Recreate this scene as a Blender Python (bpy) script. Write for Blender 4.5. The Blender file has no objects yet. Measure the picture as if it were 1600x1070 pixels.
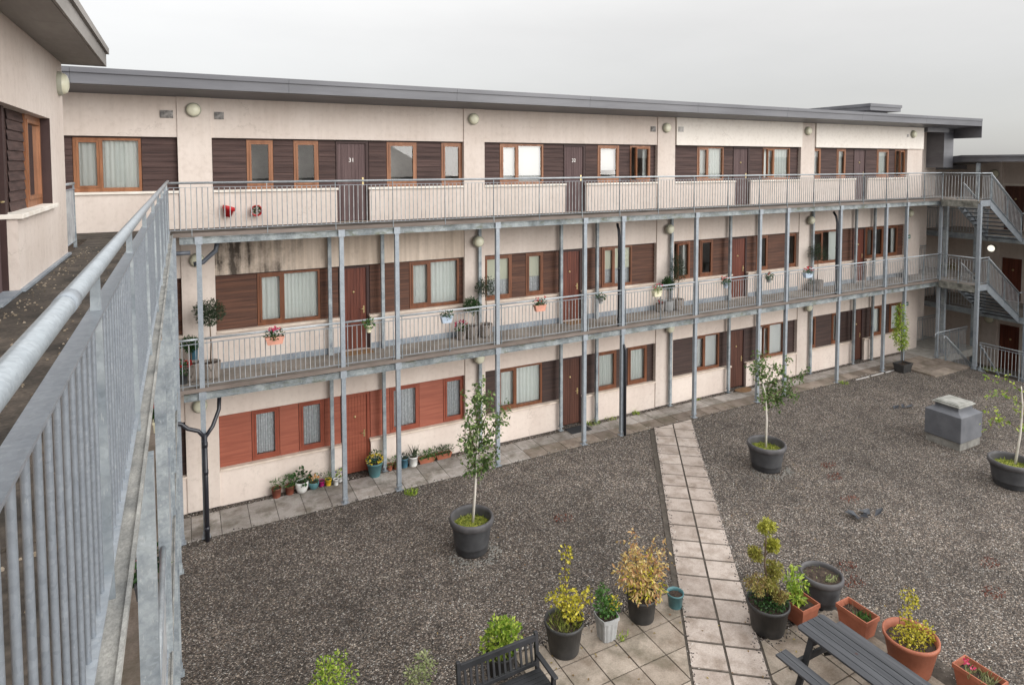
import bpy, math, random
from mathutils import Vector, Matrix
R = math.radians
C = bpy.context.scene.collection
scene = bpy.context.scene

# ------------------------------------------------------------------ materials
def nt(name):
    m = bpy.data.materials.new(name); m.use_nodes = True
    t = m.node_tree; b = t.nodes['Principled BSDF']
    return m, t, b
def N(t, kind, **kw):
    n = t.nodes.new(kind)
    for k, v in kw.items():
        if k in n.inputs: n.inputs[k].default_value = v
        else: setattr(n, k, v)
    return n
def ramp(t, src, stops):
    n = t.nodes.new('ShaderNodeValToRGB'); cr = n.color_ramp
    while len(cr.elements) < len(stops): cr.elements.new(.5)
    for e, (p, c) in zip(cr.elements, stops):
        e.position = p; e.color = (c[0], c[1], c[2], 1) if not isinstance(c, float) else (c, c, c, 1)
    t.links.new(src, n.inputs[0]); return n.outputs[0]
def mix(t, f, a, b, mode='MIX'):
    n = t.nodes.new('ShaderNodeMix'); n.data_type = 'RGBA'; n.blend_type = mode
    for s, v in ((0, f), (6, a), (7, b)):
        if hasattr(v, 'links'): t.links.new(v, n.inputs[s])
        elif s == 0: n.inputs[0].default_value = v
        else: n.inputs[s].default_value = (v[0], v[1], v[2], 1)
    return n.outputs[2]
def coords(t, scale=(1, 1, 1)):
    tc = N(t, 'ShaderNodeTexCoord'); mp = N(t, 'ShaderNodeMapping'); mp.inputs['Scale'].default_value = scale
    t.links.new(tc.outputs['Object'], mp.inputs[0]); return mp.outputs[0]
def noise(t, vec, scale, detail=4, rough=.55):
    n = N(t, 'ShaderNodeTexNoise', Scale=scale, Detail=detail, Roughness=rough)
    t.links.new(vec, n.inputs['Vector']); return n.outputs['Fac']
def bump(t, b, h, strength, dist=.01):
    n = N(t, 'ShaderNodeBump', Strength=strength, Distance=dist)
    t.links.new(h, n.inputs['Height']); t.links.new(n.outputs[0], b.inputs['Normal'])

def surf(name, c1, c2, scale=6., rough=.6, bmp=.15, stretch=(1, 1, 1), island=0., spec=.4, lo=.35, hi=.68, fine=0., metal=0.):
    """base colour wandering between c1 and c2 by noise; island: variation from piece to piece"""
    m, t, b = nt(name); v = coords(t, stretch)
    f = noise(t, v, scale, 6)
    col = ramp(t, f, [(lo, c1), (hi, c2)])
    if fine:
        g = noise(t, v, scale * 14, 3)
        col = mix(t, fine, col, ramp(t, g, [(.3, .25), (.7, 1.)]), 'MULTIPLY')
    if island:
        ge = N(t, 'ShaderNodeNewGeometry')
        col = mix(t, 1., col, ramp(t, ge.outputs['Random Per Island'], [(0., 1. - island), (1., 1. + island)]), 'MULTIPLY')
    t.links.new(col, b.inputs['Base Color'])
    b.inputs['Roughness'].default_value = rough; b.inputs['Specular IOR Level'].default_value = spec
    b.inputs['Metallic'].default_value = metal
    if bmp: bump(t, b, noise(t, v, scale * 5, 4), bmp, .008)
    return m

def render_mat(name, c1, c2, streak=.10, stain=None):
    m, t, b = nt(name); v = coords(t)
    f = noise(t, v, .55, 6, .6)
    col = ramp(t, f, [(.3, c1), (.7, c2)])
    s = noise(t, coords(t, (7, 7, .35)), 1., 5, .6)
    col = mix(t, streak, col, ramp(t, s, [(.35, (.42, .36, .30)), (.62, (1., 1., 1.))]), 'MULTIPLY')
    sp = noise(t, v, 9., 5, .7)
    col = mix(t, .22, col, ramp(t, sp, [(.3, (.55, .5, .46)), (.5, (1., 1., 1.))]), 'MULTIPLY')
    vc = N(t, 'ShaderNodeTexVoronoi', Scale=.42, feature='DISTANCE_TO_EDGE')
    wp = N(t, 'ShaderNodeTexNoise', Scale=1.6, Detail=6, Roughness=.7); t.links.new(v, wp.inputs['Vector'])
    av = N(t, 'ShaderNodeVectorMath', operation='MULTIPLY_ADD'); av.inputs[1].default_value = (1.1, 1.1, 1.1); t.links.new(wp.outputs['Color'], av.inputs[0]); t.links.new(v, av.inputs[2])
    t.links.new(av.outputs[0], vc.inputs['Vector'])
    ck = ramp(t, vc.outputs['Distance'], [(0., 1.), (.006, 0.)]); cm_ = ramp(t, noise(t, v, .8, 3), [(.5, 0.), (.6, .35)])
    mm = N(t, 'ShaderNodeMath', operation='MULTIPLY'); t.links.new(ck, mm.inputs[0]); t.links.new(cm_, mm.inputs[1])
    col = mix(t, mm.outputs[0], col, (.25, .20, .16))
    pa = ramp(t, noise(t, coords(t, (1, 1, 1.6)), 1.9, 7, .72), [(.56, 0.), (.70, .18)])
    col = mix(t, pa, col, (.40, .335, .28))
    if stain:
        # black mould: blotches where damp has run down the band (its own shape, in the wall's own coordinates)
        tc = N(t, 'ShaderNodeTexCoord'); sx = N(t, 'ShaderNodeSeparateXYZ'); t.links.new(tc.outputs['Object'], sx.inputs[0])
        mr = N(t, 'ShaderNodeMapRange'); mr.inputs[1].default_value = stain[0]; mr.inputs[2].default_value = stain[1]
        t.links.new(sx.outputs[0], mr.inputs[0])
        inv = N(t, 'ShaderNodeMath', operation='SUBTRACT'); inv.inputs[0].default_value = 1.; t.links.new(mr.outputs[0], inv.inputs[1])
        n1 = noise(t, coords(t, (1.5, 1.5, 1.)), 2.1, 7, .72)
        n2 = noise(t, coords(t, (5, 5, .3)), 1., 4, .6)
        a = N(t, 'ShaderNodeMath', operation='MULTIPLY'); t.links.new(n1, a.inputs[0]); t.links.new(inv.outputs[0], a.inputs[1])
        d = N(t, 'ShaderNodeMath', operation='MULTIPLY_ADD'); t.links.new(n2, d.inputs[0]); t.links.new(inv.outputs[0], d.inputs[1]); t.links.new(a.outputs[0], d.inputs[2])
        k = ramp(t, d.outputs[0], [(.68, 0.), (.84, .4), (1.04, .92)])
        col = mix(t, k, col, (.045, .036, .03))
    t.links.new(col, b.inputs['Base Color']); b.inputs['Roughness'].default_value = .92
    b.inputs['Specular IOR Level'].default_value = .15
    bump(t, b, noise(t, v, 55., 5, .7), .35, .006)
    return m

def gravel_mat(name):
    m, t, b = nt(name); v = coords(t)
    vo = N(t, 'ShaderNodeTexVoronoi', Scale=52., Randomness=1.); t.links.new(v, vo.inputs['Vector'])
    sc = N(t, 'ShaderNodeSeparateColor'); t.links.new(vo.outputs['Color'], sc.inputs[0])
    col = ramp(t, sc.outputs[0], [(0., (.030, .027, .025)), (.35, (.068, .060, .055)), (.62, (.135, .118, .107)), (.84, (.21, .188, .170)), (.95, (.36, .335, .31)), (1., (.62, .60, .57))])
    tint = ramp(t, sc.outputs[1], [(0., (1.10, .98, .86)), (.5, (1.02, 1., .96)), (1., (.94, 1., 1.04))])
    col = mix(t, 1., col, tint, 'MULTIPLY')
    big = noise(t, v, .33, 5, .6)
    col = mix(t, 1., col, ramp(t, big, [(.3, (.80, .78, .765)), (.7, (1.34, 1.30, 1.27))]), 'MULTIPLY')
    mid = noise(t, v, 1.7, 6, .7)
    col = mix(t, .8, col, ramp(t, mid, [(.33, (.62, .60, .59)), (.5, (1., 1., 1.)), (.72, (1.22, 1.2, 1.16))]), 'MULTIPLY')
    dust = ramp(t, noise(t, v, .9, 7, .75), [(.60, 0.), (.74, .42)])
    col = mix(t, dust, col, (.17, .155, .14))
    t.links.new(col, b.inputs['Base Color']); b.inputs['Roughness'].default_value = .8
    b.inputs['Specular IOR Level'].default_value = .3
    inv = N(t, 'ShaderNodeMath', operation='SUBTRACT'); inv.inputs[0].default_value = .9; t.links.new(vo.outputs['Distance'], inv.inputs[1])
    bump(t, b, inv.outputs[0], 1., .03)
    return m

def slab_mat(name, c1, c2, isl=.16, moss=.0):
    m, t, b = nt(name); v = coords(t)
    ge = N(t, 'ShaderNodeNewGeometry')
    col = ramp(t, ge.outputs['Random Per Island'], [(0., c1), (1., c2)])
    st = noise(t, v, 2.6, 7, .65)
    col = mix(t, .75, col, ramp(t, st, [(.34, (.50, .45, .40)), (.56, (1., 1., 1.)), (.8, (1.12, 1.1, 1.07))]), 'MULTIPLY')
    fi = noise(t, v, 42., 4, .7)
    col = mix(t, .5, col, ramp(t, fi, [(.3, .5), (.65, 1.1)]), 'MULTIPLY')
    if moss:
        k = ramp(t, noise(t, v, 1.4, 6, .7), [(.55 - moss, 0.), (.68, .8)])
        col = mix(t, k, col, (.10, .088, .06))
    t.links.new(col, b.inputs['Base Color']); b.inputs['Roughness'].default_value = .85
    b.inputs['Specular IOR Level'].default_value = .25
    bump(t, b, fi, .25, .005); return m

def galv_mat(name, c1, c2, scale=9., rough=.5, k=1.):   # spangle, cloudy zinc, white drips
    m, t, b = nt(name); v = coords(t)
    vo = N(t, 'ShaderNodeTexVoronoi', Scale=scale * 6, Randomness=1.); t.links.new(v, vo.inputs['Vector'])
    sc = N(t, 'ShaderNodeSeparateColor'); t.links.new(vo.outputs['Color'], sc.inputs[0])
    f = noise(t, v, scale * .5, 7, .65)
    col = ramp(t, f, [(.32, c1), (.66, c2)])
    col = mix(t, .28, col, ramp(t, sc.outputs[0], [(0., .6), (1., 1.3)]), 'MULTIPLY')
    dr = noise(t, coords(t, (9., 9., 1.6)), scale * 1.1, 3, .5)
    col = mix(t, ramp(t, dr, [(.66, 0.), (.71, .4 * k)]), col, (.60, .62, .62))
    w = noise(t, coords(t, (1., 1., .5)), scale * 3.2, 5, .7)
    col = mix(t, ramp(t, w, [(.62, 0.), (.72, .5 * k)]), col, (.60, .62, .62))
    t.links.new(col, b.inputs['Base Color'])
    b.inputs['Roughness'].default_value = rough; b.inputs['Metallic'].default_value = .25
    b.inputs['Specular IOR Level'].default_value = .5
    bump(t, b, w, .12, .003); return m

def leaf_mat(name, cols, trans=.25, rough=.5):
    m, t, b = nt(name); ge = N(t, 'ShaderNodeNewGeometry')
    n = len(cols)
    col = ramp(t, ge.outputs['Random Per Island'], [(i / (n - 1), c) for i, c in enumerate(cols)])
    t.links.new(col, b.inputs['Base Color']); b.inputs['Roughness'].default_value = rough
    b.inputs['Specular IOR Level'].default_value = .35
    tr = N(t, 'ShaderNodeBsdfTranslucent'); t.links.new(col, tr.inputs[0])
    ms = N(t, 'ShaderNodeMixShader'); ms.inputs[0].default_value = trans
    t.links.new(b.outputs[0], ms.inputs[1]); t.links.new(tr.outputs[0], ms.inputs[2])
    t.links.new(ms.outputs[0], t.nodes['Material Output'].inputs[0]); return m

def glass_mat(name):
    m, t, b = nt(name)
    fr = N(t, 'ShaderNodeFresnel', IOR=1.8); gl = N(t, 'ShaderNodeBsdfGlossy', Roughness=.01)
    tr = N(t, 'ShaderNodeBsdfTransparent'); tr.inputs[0].default_value = (.95, .97, .97, 1)
    ms = N(t, 'ShaderNodeMixShader'); t.links.new(fr.outputs[0], ms.inputs[0])
    nz = noise(t, coords(t), 1.3, 2)
    bu = N(t, 'ShaderNodeBump', Strength=.05, Distance=.02); t.links.new(nz, bu.inputs['Height']); t.links.new(bu.outputs[0], gl.inputs['Normal'])
    t.links.new(tr.outputs[0], ms.inputs[1]); t.links.new(gl.outputs[0], ms.inputs[2])
    t.links.new(ms.outputs[0], t.nodes['Material Output'].inputs[0]); return m

def cloth_mat(name, col, trans=.35, lace=False):
    m, t, b = nt(name)
    c = col
    if lace:
        vo = N(t, 'ShaderNodeTexVoronoi', Scale=16.); t.links.new(coords(t), vo.inputs['Vector'])
        c = ramp(t, vo.outputs['Distance'], [(.1, col), (.6, tuple(x * .78 for x in col))])
        t.links.new(c, b.inputs['Base Color'])
    else: b.inputs['Base Color'].default_value = (*col, 1)
    b.inputs['Roughness'].default_value = .9
    tr = N(t, 'ShaderNodeBsdfTranslucent'); tr.inputs[0].default_value = (*col, 1)
    ms = N(t, 'ShaderNodeMixShader'); ms.inputs[0].default_value = trans
    t.links.new(b.outputs[0], ms.inputs[1]); t.links.new(tr.outputs[0], ms.inputs[2])
    t.links.new(ms.outputs[0], t.nodes['Material Output'].inputs[0]); return m

def plain(name, col, rough=.5, spec=.4, var=.12, metal=0.):
    return surf(name, tuple(x * (1 - var) for x in col), tuple(min(1, x * (1 + var)) for x in col), 7., rough, .05, spec=spec, metal=metal)

M = {}
M['render'] = render_mat('render_cream', (.615, .53, .472), (.72, .643, .588))
M['render_low'] = render_mat('render_pink_cream', (.66, .56, .50), (.755, .67, .605), .06)
M['render_new'] = render_mat('render_pale', (.82, .765, .70), (.85, .80, .74), .04)
M['render_stain'] = render_mat('render_mouldy', (.62, .52, .43), (.73, .63, .54), .4, stain=(-11.6, -5.5))
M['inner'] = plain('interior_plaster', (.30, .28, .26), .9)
M['sill_low'] = surf('sill_painted', (.56, .46, .38), (.74, .64, .55), 3., .85, .1)
M['sill'] = surf('sill_stone', (.70, .64, .56), (.86, .82, .76), 3., .8, .1)
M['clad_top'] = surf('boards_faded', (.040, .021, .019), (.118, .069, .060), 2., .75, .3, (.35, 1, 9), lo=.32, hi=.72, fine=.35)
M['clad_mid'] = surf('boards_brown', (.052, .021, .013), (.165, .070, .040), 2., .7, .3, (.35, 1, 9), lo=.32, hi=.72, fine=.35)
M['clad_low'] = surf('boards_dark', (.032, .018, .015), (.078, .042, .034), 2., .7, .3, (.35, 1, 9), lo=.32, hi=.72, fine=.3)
M['clad_red'] = surf('boards_painted_red', (.25, .066, .037), (.335, .098, .056), 3., .6, .1, (.4, 1, 6))
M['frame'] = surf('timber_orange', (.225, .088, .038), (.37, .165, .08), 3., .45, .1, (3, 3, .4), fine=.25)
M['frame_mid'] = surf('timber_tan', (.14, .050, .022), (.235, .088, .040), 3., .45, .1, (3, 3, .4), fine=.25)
M['frame_red'] = surf('timber_painted_red', (.225, .056, .032), (.29, .078, .045), 3., .45, .05)
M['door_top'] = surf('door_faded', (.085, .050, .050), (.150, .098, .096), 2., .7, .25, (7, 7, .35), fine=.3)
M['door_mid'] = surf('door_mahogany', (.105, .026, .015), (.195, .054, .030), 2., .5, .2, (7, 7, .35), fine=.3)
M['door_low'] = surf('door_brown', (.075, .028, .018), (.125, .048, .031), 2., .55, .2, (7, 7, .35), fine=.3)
M['trim'] = plain('trim_dark_brown', (.045, .022, .020), .6)
M['zinc'] = surf('zinc_grey', (.085, .086, .098), (.155, .157, .172), 1.3, .45, .05, (.3, 1, 2), spec=.5, lo=.3, hi=.7)
M['soffit'] = surf('soffit_board', (.20, .185, .17), (.34, .32, .30), 1.1, .7, .1, (1, .25, 1), fine=.15)
M['galv'] = galv_mat('galvanised_steel', (.24, .272, .308), (.33, .364, .398), 9., .5, .5)
M['galv_old'] = galv_mat('galvanised_steel_weathered', (.17, .20, .23), (.40, .44, .46), 7., .6)
M['beam'] = galv_mat('galvanised_beam_mossy', (.10, .118, .13), (.33, .36, .365), 6., .6)
_t = M['beam'].node_tree; _b = _t.nodes['Principled BSDF']; _src = _b.inputs['Base Color'].links[0].from_socket
_k = ramp(_t, noise(_t, coords(_t, (1., 1., 2.)), 2.2, 7, .75), [(.52, 0.), (.66, .75)])
_t.links.new(mix(_t, _k, _src, (.085, .09, .035)), _b.inputs['Base Color'])
M['tread'] = surf('stair_tread_dark', (.055, .062, .068), (.10, .108, .115), 5., .6, .1)
M['galv_near'] = galv_mat('galvanised_steel_near', (.205, .23, .262), (.25, .276, .308), 15., .42, .4)
M['rail_near'] = galv_mat('galvanised_handrail_near', (.265, .295, .32), (.31, .34, .365), 16., .36, .4)
M['rail'] = galv_mat('galvanised_handrail', (.28, .31, .335), (.43, .46, .48), 6., .45)
M['balus'] = surf('galvanised_baluster', (.28, .285, .295), (.44, .445, .45), 5., .5, .05, spec=.5, metal=.2)
M['deck'] = surf('deck_concrete', (.20, .175, .15), (.33, .295, .26), 1.6, .9, .25, fine=.3)
M['deck_dark'] = surf('deck_asphalt_dirty', (.040, .034, .028), (.15, .122, .098), 2.4, .92, .9, fine=.75, lo=.36, hi=.70)
M['edge_conc'] = surf('edge_concrete_mossy', (.10, .10, .085), (.36, .35, .31), 5., .9, .4, fine=.4)
M['kick'] = surf('deck_edge_brown', (.13, .105, .09), (.21, .175, .155), 3., .8, .15, (.4, 1, 1))
M['lichen'] = surf('kerb_lichen', (.20, .205, .20), (.46, .455, .425), 6., .9, .5, (1.6, 1, 1), lo=.3, hi=.7, fine=.45)
M['skirt'] = galv_mat('skirting_flashing', (.20, .23, .27), (.34, .38, .42), 5., .6)
M['gravel'] = gravel_mat('gravel')
M['ground'] = surf('far_ground', (.07, .065, .06), (.12, .11, .10), .4, .9, .3)
M['slab'] = slab_mat('slabs_grey', (.32, .295, .272), (.47, .435, .405), moss=.06)
M['slab_path'] = slab_mat('slabs_pinkish', (.375, .318, .28), (.475, .41, .365))
M['slab_patio'] = slab_mat('slabs_buff', (.32, .268, .22), (.42, .36, .30), moss=.08)
M['slab_wet'] = slab_mat('slabs_damp_brown', (.20, .165, .14), (.33, .275, .23), moss=.08)
M['joint'] = surf('joint_dirt', (.05, .042, .034), (.10, .085, .07), 8., .95, .4)
M['glass'] = glass_mat('window_glass')
M['curtain'] = cloth_mat('curtain_white', (.90, .93, .90), .06)
M['lace'] = cloth_mat('curtain_lace', (.90, .92, .95), .06, True)
M['blind'] = cloth_mat('blind_cream', (.88, .88, .74), .1)
M['blind_white'] = cloth_mat('blind_white', (.9, .91, .9), .1)
M['lamp'] = surf('lamp_cover_cream', (.74, .73, .54), (.82, .81, .64), 2., .35, .0, spec=.5)
M['lamp_rim'] = plain('lamp_rim', (.42, .42, .34), .5)
m_, t_, b_ = nt('lamp_lit'); b_.inputs['Base Color'].default_value = (.9, .88, .8, 1)
b_.inputs['Emission Color'].default_value = (1., .93, .80, 1); b_.inputs['Emission Strength'].default_value = .75; M['lit'] = m_
M['blackpipe'] = plain('black_plastic_pipe', (.022, .023, .03), .35, .5)
M['greypipe'] = plain('dark_grey_pipe', (.09, .10, .12), .45, .5)
M['pot_dark'] = surf('planter_charcoal', (.045, .046, .050), (.075, .076, .080), 4., .55, .1, fine=.1)
M['pot_rim'] = surf('planter_rim_worn', (.062, .060, .063), (.105, .10, .103), 5., .6, .1)
M['pot_black'] = surf('pot_black_plastic', (.030, .030, .031), (.055, .054, .053), 5., .5, .05)
M['terra'] = surf('terracotta_plastic', (.30, .098, .055), (.40, .14, .082), 4., .6, .08, fine=.1)
M['terra_dark'] = surf('terracotta_dark', (.15, .045, .028), (.24, .075, .045), 6., .6, .1)
M['terra_pink'] = plain('terracotta_pink', (.62, .30, .22), .7)
M['teal'] = plain('teal_glaze', (.085, .20, .22), .35)
M['blue'] = plain('blue_glaze', (.06, .15, .21), .3)
M['paleblue'] = plain('pale_blue_plastic', (.42, .50, .60), .5)
M['white'] = plain('white_glaze', (.72, .72, .70), .35)
M['ribgrey'] = plain('ribbed_grey_plastic', (.34, .345, .345), .6)
M['magenta'] = plain('magenta_glaze', (.42, .02, .16), .4)
M['yellowpot'] = plain('yellow_glaze', (.72, .47, .03), .4)
M['cream'] = plain('cream_plastic', (.70, .66, .48), .5)
M['redpot'] = plain('red_glaze', (.45, .018, .022), .3)
m_, t_, b_ = nt('woven_rattan')
v_ = coords(t_); bk = N(t_, 'ShaderNodeTexBrick', Scale=16.); t_.links.new(v_, bk.inputs['Vector'])
bk.inputs['Color1'].default_value = (.22, .185, .16, 1); bk.inputs['Color2'].default_value = (.34, .30, .27, 1); bk.inputs['Mortar'].default_value = (.10, .085, .07, 1)
t_.links.new(bk.outputs['Color'], b_.inputs['Base Color']); b_.inputs['Roughness'].default_value = .85
bump(t_, b_, bk.outputs['Fac'], .6, .01); M['rattan'] = m_
M['soil'] = surf('soil', (.018, .012, .009), (.075, .052, .038), 18., .95, .8)
M['mossy'] = surf('moss_soil', (.10, .13, .02), (.36, .36, .05), 14., .95, .8)
M['stain_black'] = surf('bench_black_stain', (.016, .017, .019), (.034, .035, .040), 3., .55, .15, (1, .3, 1), spec=.4, fine=.2)
M['table'] = surf('table_charcoal_stain', (.042, .045, .052), (.082, .085, .094), 2., .6, .2, (6, .4, 1), spec=.4, fine=.25, island=.12)
M['vent'] = surf('vent_grey_sheet', (.10, .105, .118), (.15, .155, .17), 2., .6, .1, fine=.1)
M['vent_top'] = surf('vent_cap', (.22, .22, .20), (.36, .355, .33), 4., .7, .1)
M['concrete'] = surf('concrete', (.30, .29, .265), (.44, .425, .39), 4., .9, .25, fine=.25)
M['conc_damp'] = surf('concrete_damp', (.16, .155, .14), (.31, .30, .275), 4., .9, .25, fine=.3)
M['mat_dark'] = plain('doormat_rubber', (.03, .032, .036), .9)
M['mat_coir'] = surf('doormat_coir', (.18, .10, .05), (.28, .17, .09), 20., .95, .5)
M['sign'] = plain('sign_green', (.02, .12, .09), .4)
M['signwhite'] = plain('sign_white', (.75, .76, .72), .5)
M['brass'] = plain('brass', (.62, .50, .26), .3, .6, .1, .8)
M['number'] = plain('number_white_metal', (.80, .77, .74), .4)
M['louvre'] = surf('louvre_dirty', (.10, .095, .095), (.42, .40, .38), 12., .7, .2)
M['louvre_pale'] = plain('louvre_pale', (.52, .50, .48), .7)
M['bark'] = surf('bark_birch', (.52, .48, .42), (.72, .68, .62), 9., .8, .3, (1, 1, .4))
M['twig'] = surf('twig_brown', (.10, .07, .045), (.17, .12, .08), 9., .85, .3)
M['leaf_birch'] = leaf_mat('leaf_birch', [(.040, .080, .020), (.075, .135, .035), (.13, .20, .055), (.22, .29, .10)])
M['leaf_olive'] = leaf_mat('leaf_olive', [(.020, .034, .018), (.035, .055, .026), (.06, .085, .045)])
M['leaf_dark'] = leaf_mat('leaf_dark', [(.014, .040, .012), (.028, .075, .018), (.05, .12, .03)])
M['leaf_mid'] = leaf_mat('leaf_mid', [(.03, .09, .018), (.06, .15, .03), (.11, .22, .05)])
M['leaf_lime'] = leaf_mat('leaf_lime', [(.10, .19, .02), (.19, .30, .03), (.34, .44, .06), (.44, .50, .10)])
M['leaf_yellow'] = leaf_mat('leaf_yellow', [(.16, .17, .015), (.34, .31, .02), (.52, .45, .04), (.58, .50, .09)])
M['leaf_gold'] = leaf_mat('leaf_gold', [(.26, .12, .055), (.46, .28, .11), (.56, .42, .15), (.62, .52, .22), (.42, .20, .12)])
M['leaf_bronze'] = leaf_mat('leaf_bronze', [(.13, .13, .025), (.24, .24, .045), (.34, .33, .06), (.24, .17, .06)])
M['leaf_tip'] = leaf_mat('leaf_tip', [(.14, .15, .02), (.28, .29, .04), (.42, .42, .06), (.52, .50, .10)])
M['leaf_rust'] = leaf_mat('leaf_rust', [(.15, .10, .04), (.28, .19, .07), (.34, .30, .09), (.22, .22, .06)])
M['leaf_grey'] = leaf_mat('leaf_grey_green', [(.14, .18, .07), (.26, .30, .13), (.40, .42, .22)])
M['grass'] = leaf_mat('leaf_grass', [(.09, .13, .02), (.20, .24, .04), (.34, .34, .09)])
M['fl_pink'] = leaf_mat('petal_pink', [(.50, .02, .10), (.70, .05, .16), (.80, .16, .30)])
M['fl_red'] = leaf_mat('petal_red', [(.42, .008, .012), (.62, .02, .03), (.70, .06, .06)])
M['fl_yellow'] = leaf_mat('petal_yellow', [(.75, .52, .03), (.85, .68, .06), (.85, .80, .30)])
M['fl_orange'] = leaf_mat('petal_orange', [(.75, .30, .03), (.80, .42, .08), (.85, .60, .42)])
M['fl_white'] = leaf_mat('petal_white', [(.75, .72, .74), (.85, .84, .85)])
M['fl_purple'] = leaf_mat('petal_purple', [(.10, .07, .30), (.18, .13, .42)])
M['redmoss'] = leaf_mat('red_stonecrop', [(.10, .025, .015), (.20, .05, .03), (.26, .09, .05)])
M['plastic_scrap'] = plain('scrap_dark_film', (.05, .055, .065), .35)

# ------------------------------------------------------------------ mesh builder
class MB:
    def __init__(s): s.v = []; s.f = []; s.sm = []; s.mi = []; s.cur = 0
    def q(s, *pts, smooth=False):
        i = len(s.v); s.v += [tuple(p) for p in pts]; s.f.append(tuple(range(i, i + len(pts)))); s.sm.append(smooth); s.mi.append(s.cur); return s
    def box(s, x0, x1, y0, y1, z0, z1):
        x0, x1 = min(x0, x1), max(x0, x1); y0, y1 = min(y0, y1), max(y0, y1); z0, z1 = min(z0, z1), max(z0, z1)
        return s.hexa([(x0, y0), (x1, y0), (x1, y1), (x0, y1)], z0, z1)
    def hexa(s, poly, z0, z1):
        """vertical prism of a counter-clockwise outline"""
        n = len(poly); i = len(s.v)
        s.v += [(p[0], p[1], z0) for p in poly] + [(p[0], p[1], z1) for p in poly]
        F = [tuple(i + n - 1 - k for k in range(n)), tuple(i + n + k for k in range(n))]
        F += [(i + k, i + (k + 1) % n, i + n + (k + 1) % n, i + n + k) for k in range(n)]
        s.f += F; s.sm += [False] * len(F); s.mi += [s.cur] * len(F); return s
    def corners(s, P):
        """box from 8 corners: 4 below (ccw), 4 above"""
        i = len(s.v); s.v += [tuple(p) for p in P]
        F = [(3, 2, 1, 0), (4, 5, 6, 7), (0, 1, 5, 4), (1, 2, 6, 5), (2, 3, 7, 6), (3, 0, 4, 7)]
        s.f += [tuple(i + k for k in f) for f in F]; s.sm += [False] * 6; s.mi += [s.cur] * 6; return s
    def bar(s, a, b, w, h, up=(0, 0, 1)):
        """rectangular bar from a to b, w wide, h high, centred on the line"""
        a, b = Vector(a), Vector(b); d = (b - a).normalized(); u = Vector(up)
        if abs(d.dot(u)) > .99: u = Vector((0, 1, 0))
        r = d.cross(u).normalized(); u = r.cross(d).normalized()
        P = []
        for z in (-h / 2, h / 2):
            P += [a - r * w / 2 + u * z, a + r * w / 2 + u * z, b + r * w / 2 + u * z, b - r * w / 2 + u * z]
        return s.corners([P[0], P[1], P[2], P[3], P[4], P[5], P[6], P[7]])
    def tube(s, pts, rad, n=10, caps=True):
        pts = [Vector(p) for p in pts]; m = len(pts)
        rads = rad if isinstance(rad, (list, tuple)) else [rad] * m
        base = len(s.v); prev = None
        for k in range(m):
            d = (pts[min(k + 1, m - 1)] - pts[max(k - 1, 0)]).normalized()
            if prev is None: u = Vector((0, 0, 1)) if abs(d.z) < .9 else Vector((0, 1, 0))
            else: u = prev
            r = d.cross(u).normalized(); u = r.cross(d).normalized(); prev = u
            for j in range(n):
                a = 2 * math.pi * j / n
                s.v.append(tuple(pts[k] + (r * math.cos(a) + u * math.sin(a)) * rads[k]))
        for k in range(m - 1):
            for j in range(n):
                j2 = (j + 1) % n
                s.f.append((base + k * n + j, base + k * n + j2, base + (k + 1) * n + j2, base + (k + 1) * n + j)); s.sm.append(True); s.mi.append(s.cur)
        if caps:
            s.f.append(tuple(base + j for j in range(n))[::-1]); s.f.append(tuple(base + (m - 1) * n + j for j in range(n))); s.sm += [False] * 2; s.mi += [s.cur] * 2
        return s
    def lathe(s, c, prof, n=28, axis='z', sx=1., sy=1.):
        base = len(s.v)
        for r, z in prof:
            for j in range(n):
                a = 2 * math.pi * j / n
                if axis == 'z': s.v.append((c[0] + r * math.cos(a) * sx, c[1] + r * math.sin(a) * sy, c[2] + z))
                elif axis == 'y': s.v.append((c[0] + r * math.cos(a), c[1] - z, c[2] + r * math.sin(a)))
                else: s.v.append((c[0] + (z if axis == '+x' else -z), c[1] + r * math.cos(a), c[2] + r * math.sin(a)))
        for k in range(len(prof) - 1):
            for j in range(n):
                j2 = (j + 1) % n
                s.f.append((base + k * n + j, base + k * n + j2, base + (k + 1) * n + j2, base + (k + 1) * n + j)); s.sm.append(True); s.mi.append(s.cur)
        return s
    def leaf(s, p, d, w, l, up):
        """a leaf: two halves folded along the midrib"""
        d = d.normalized(); r = d.cross(up)
        if r.length < 1e-3: r = d.cross(Vector((1, 0, 0)))
        r.normalize(); n = r.cross(d)
        a = p; b = p + d * l * .5 + r * w / 2 + n * w * .16; c = p + d * l; e = p + d * l * .5 - r * w / 2 + n * w * .16
        i = len(s.v); s.v += [tuple(a), tuple(b), tuple(c), tuple(e)]
        s.f += [(i, i + 1, i + 2), (i, i + 2, i + 3)]; s.sm += [False] * 2; s.mi += [s.cur] * 2; return s

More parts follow.
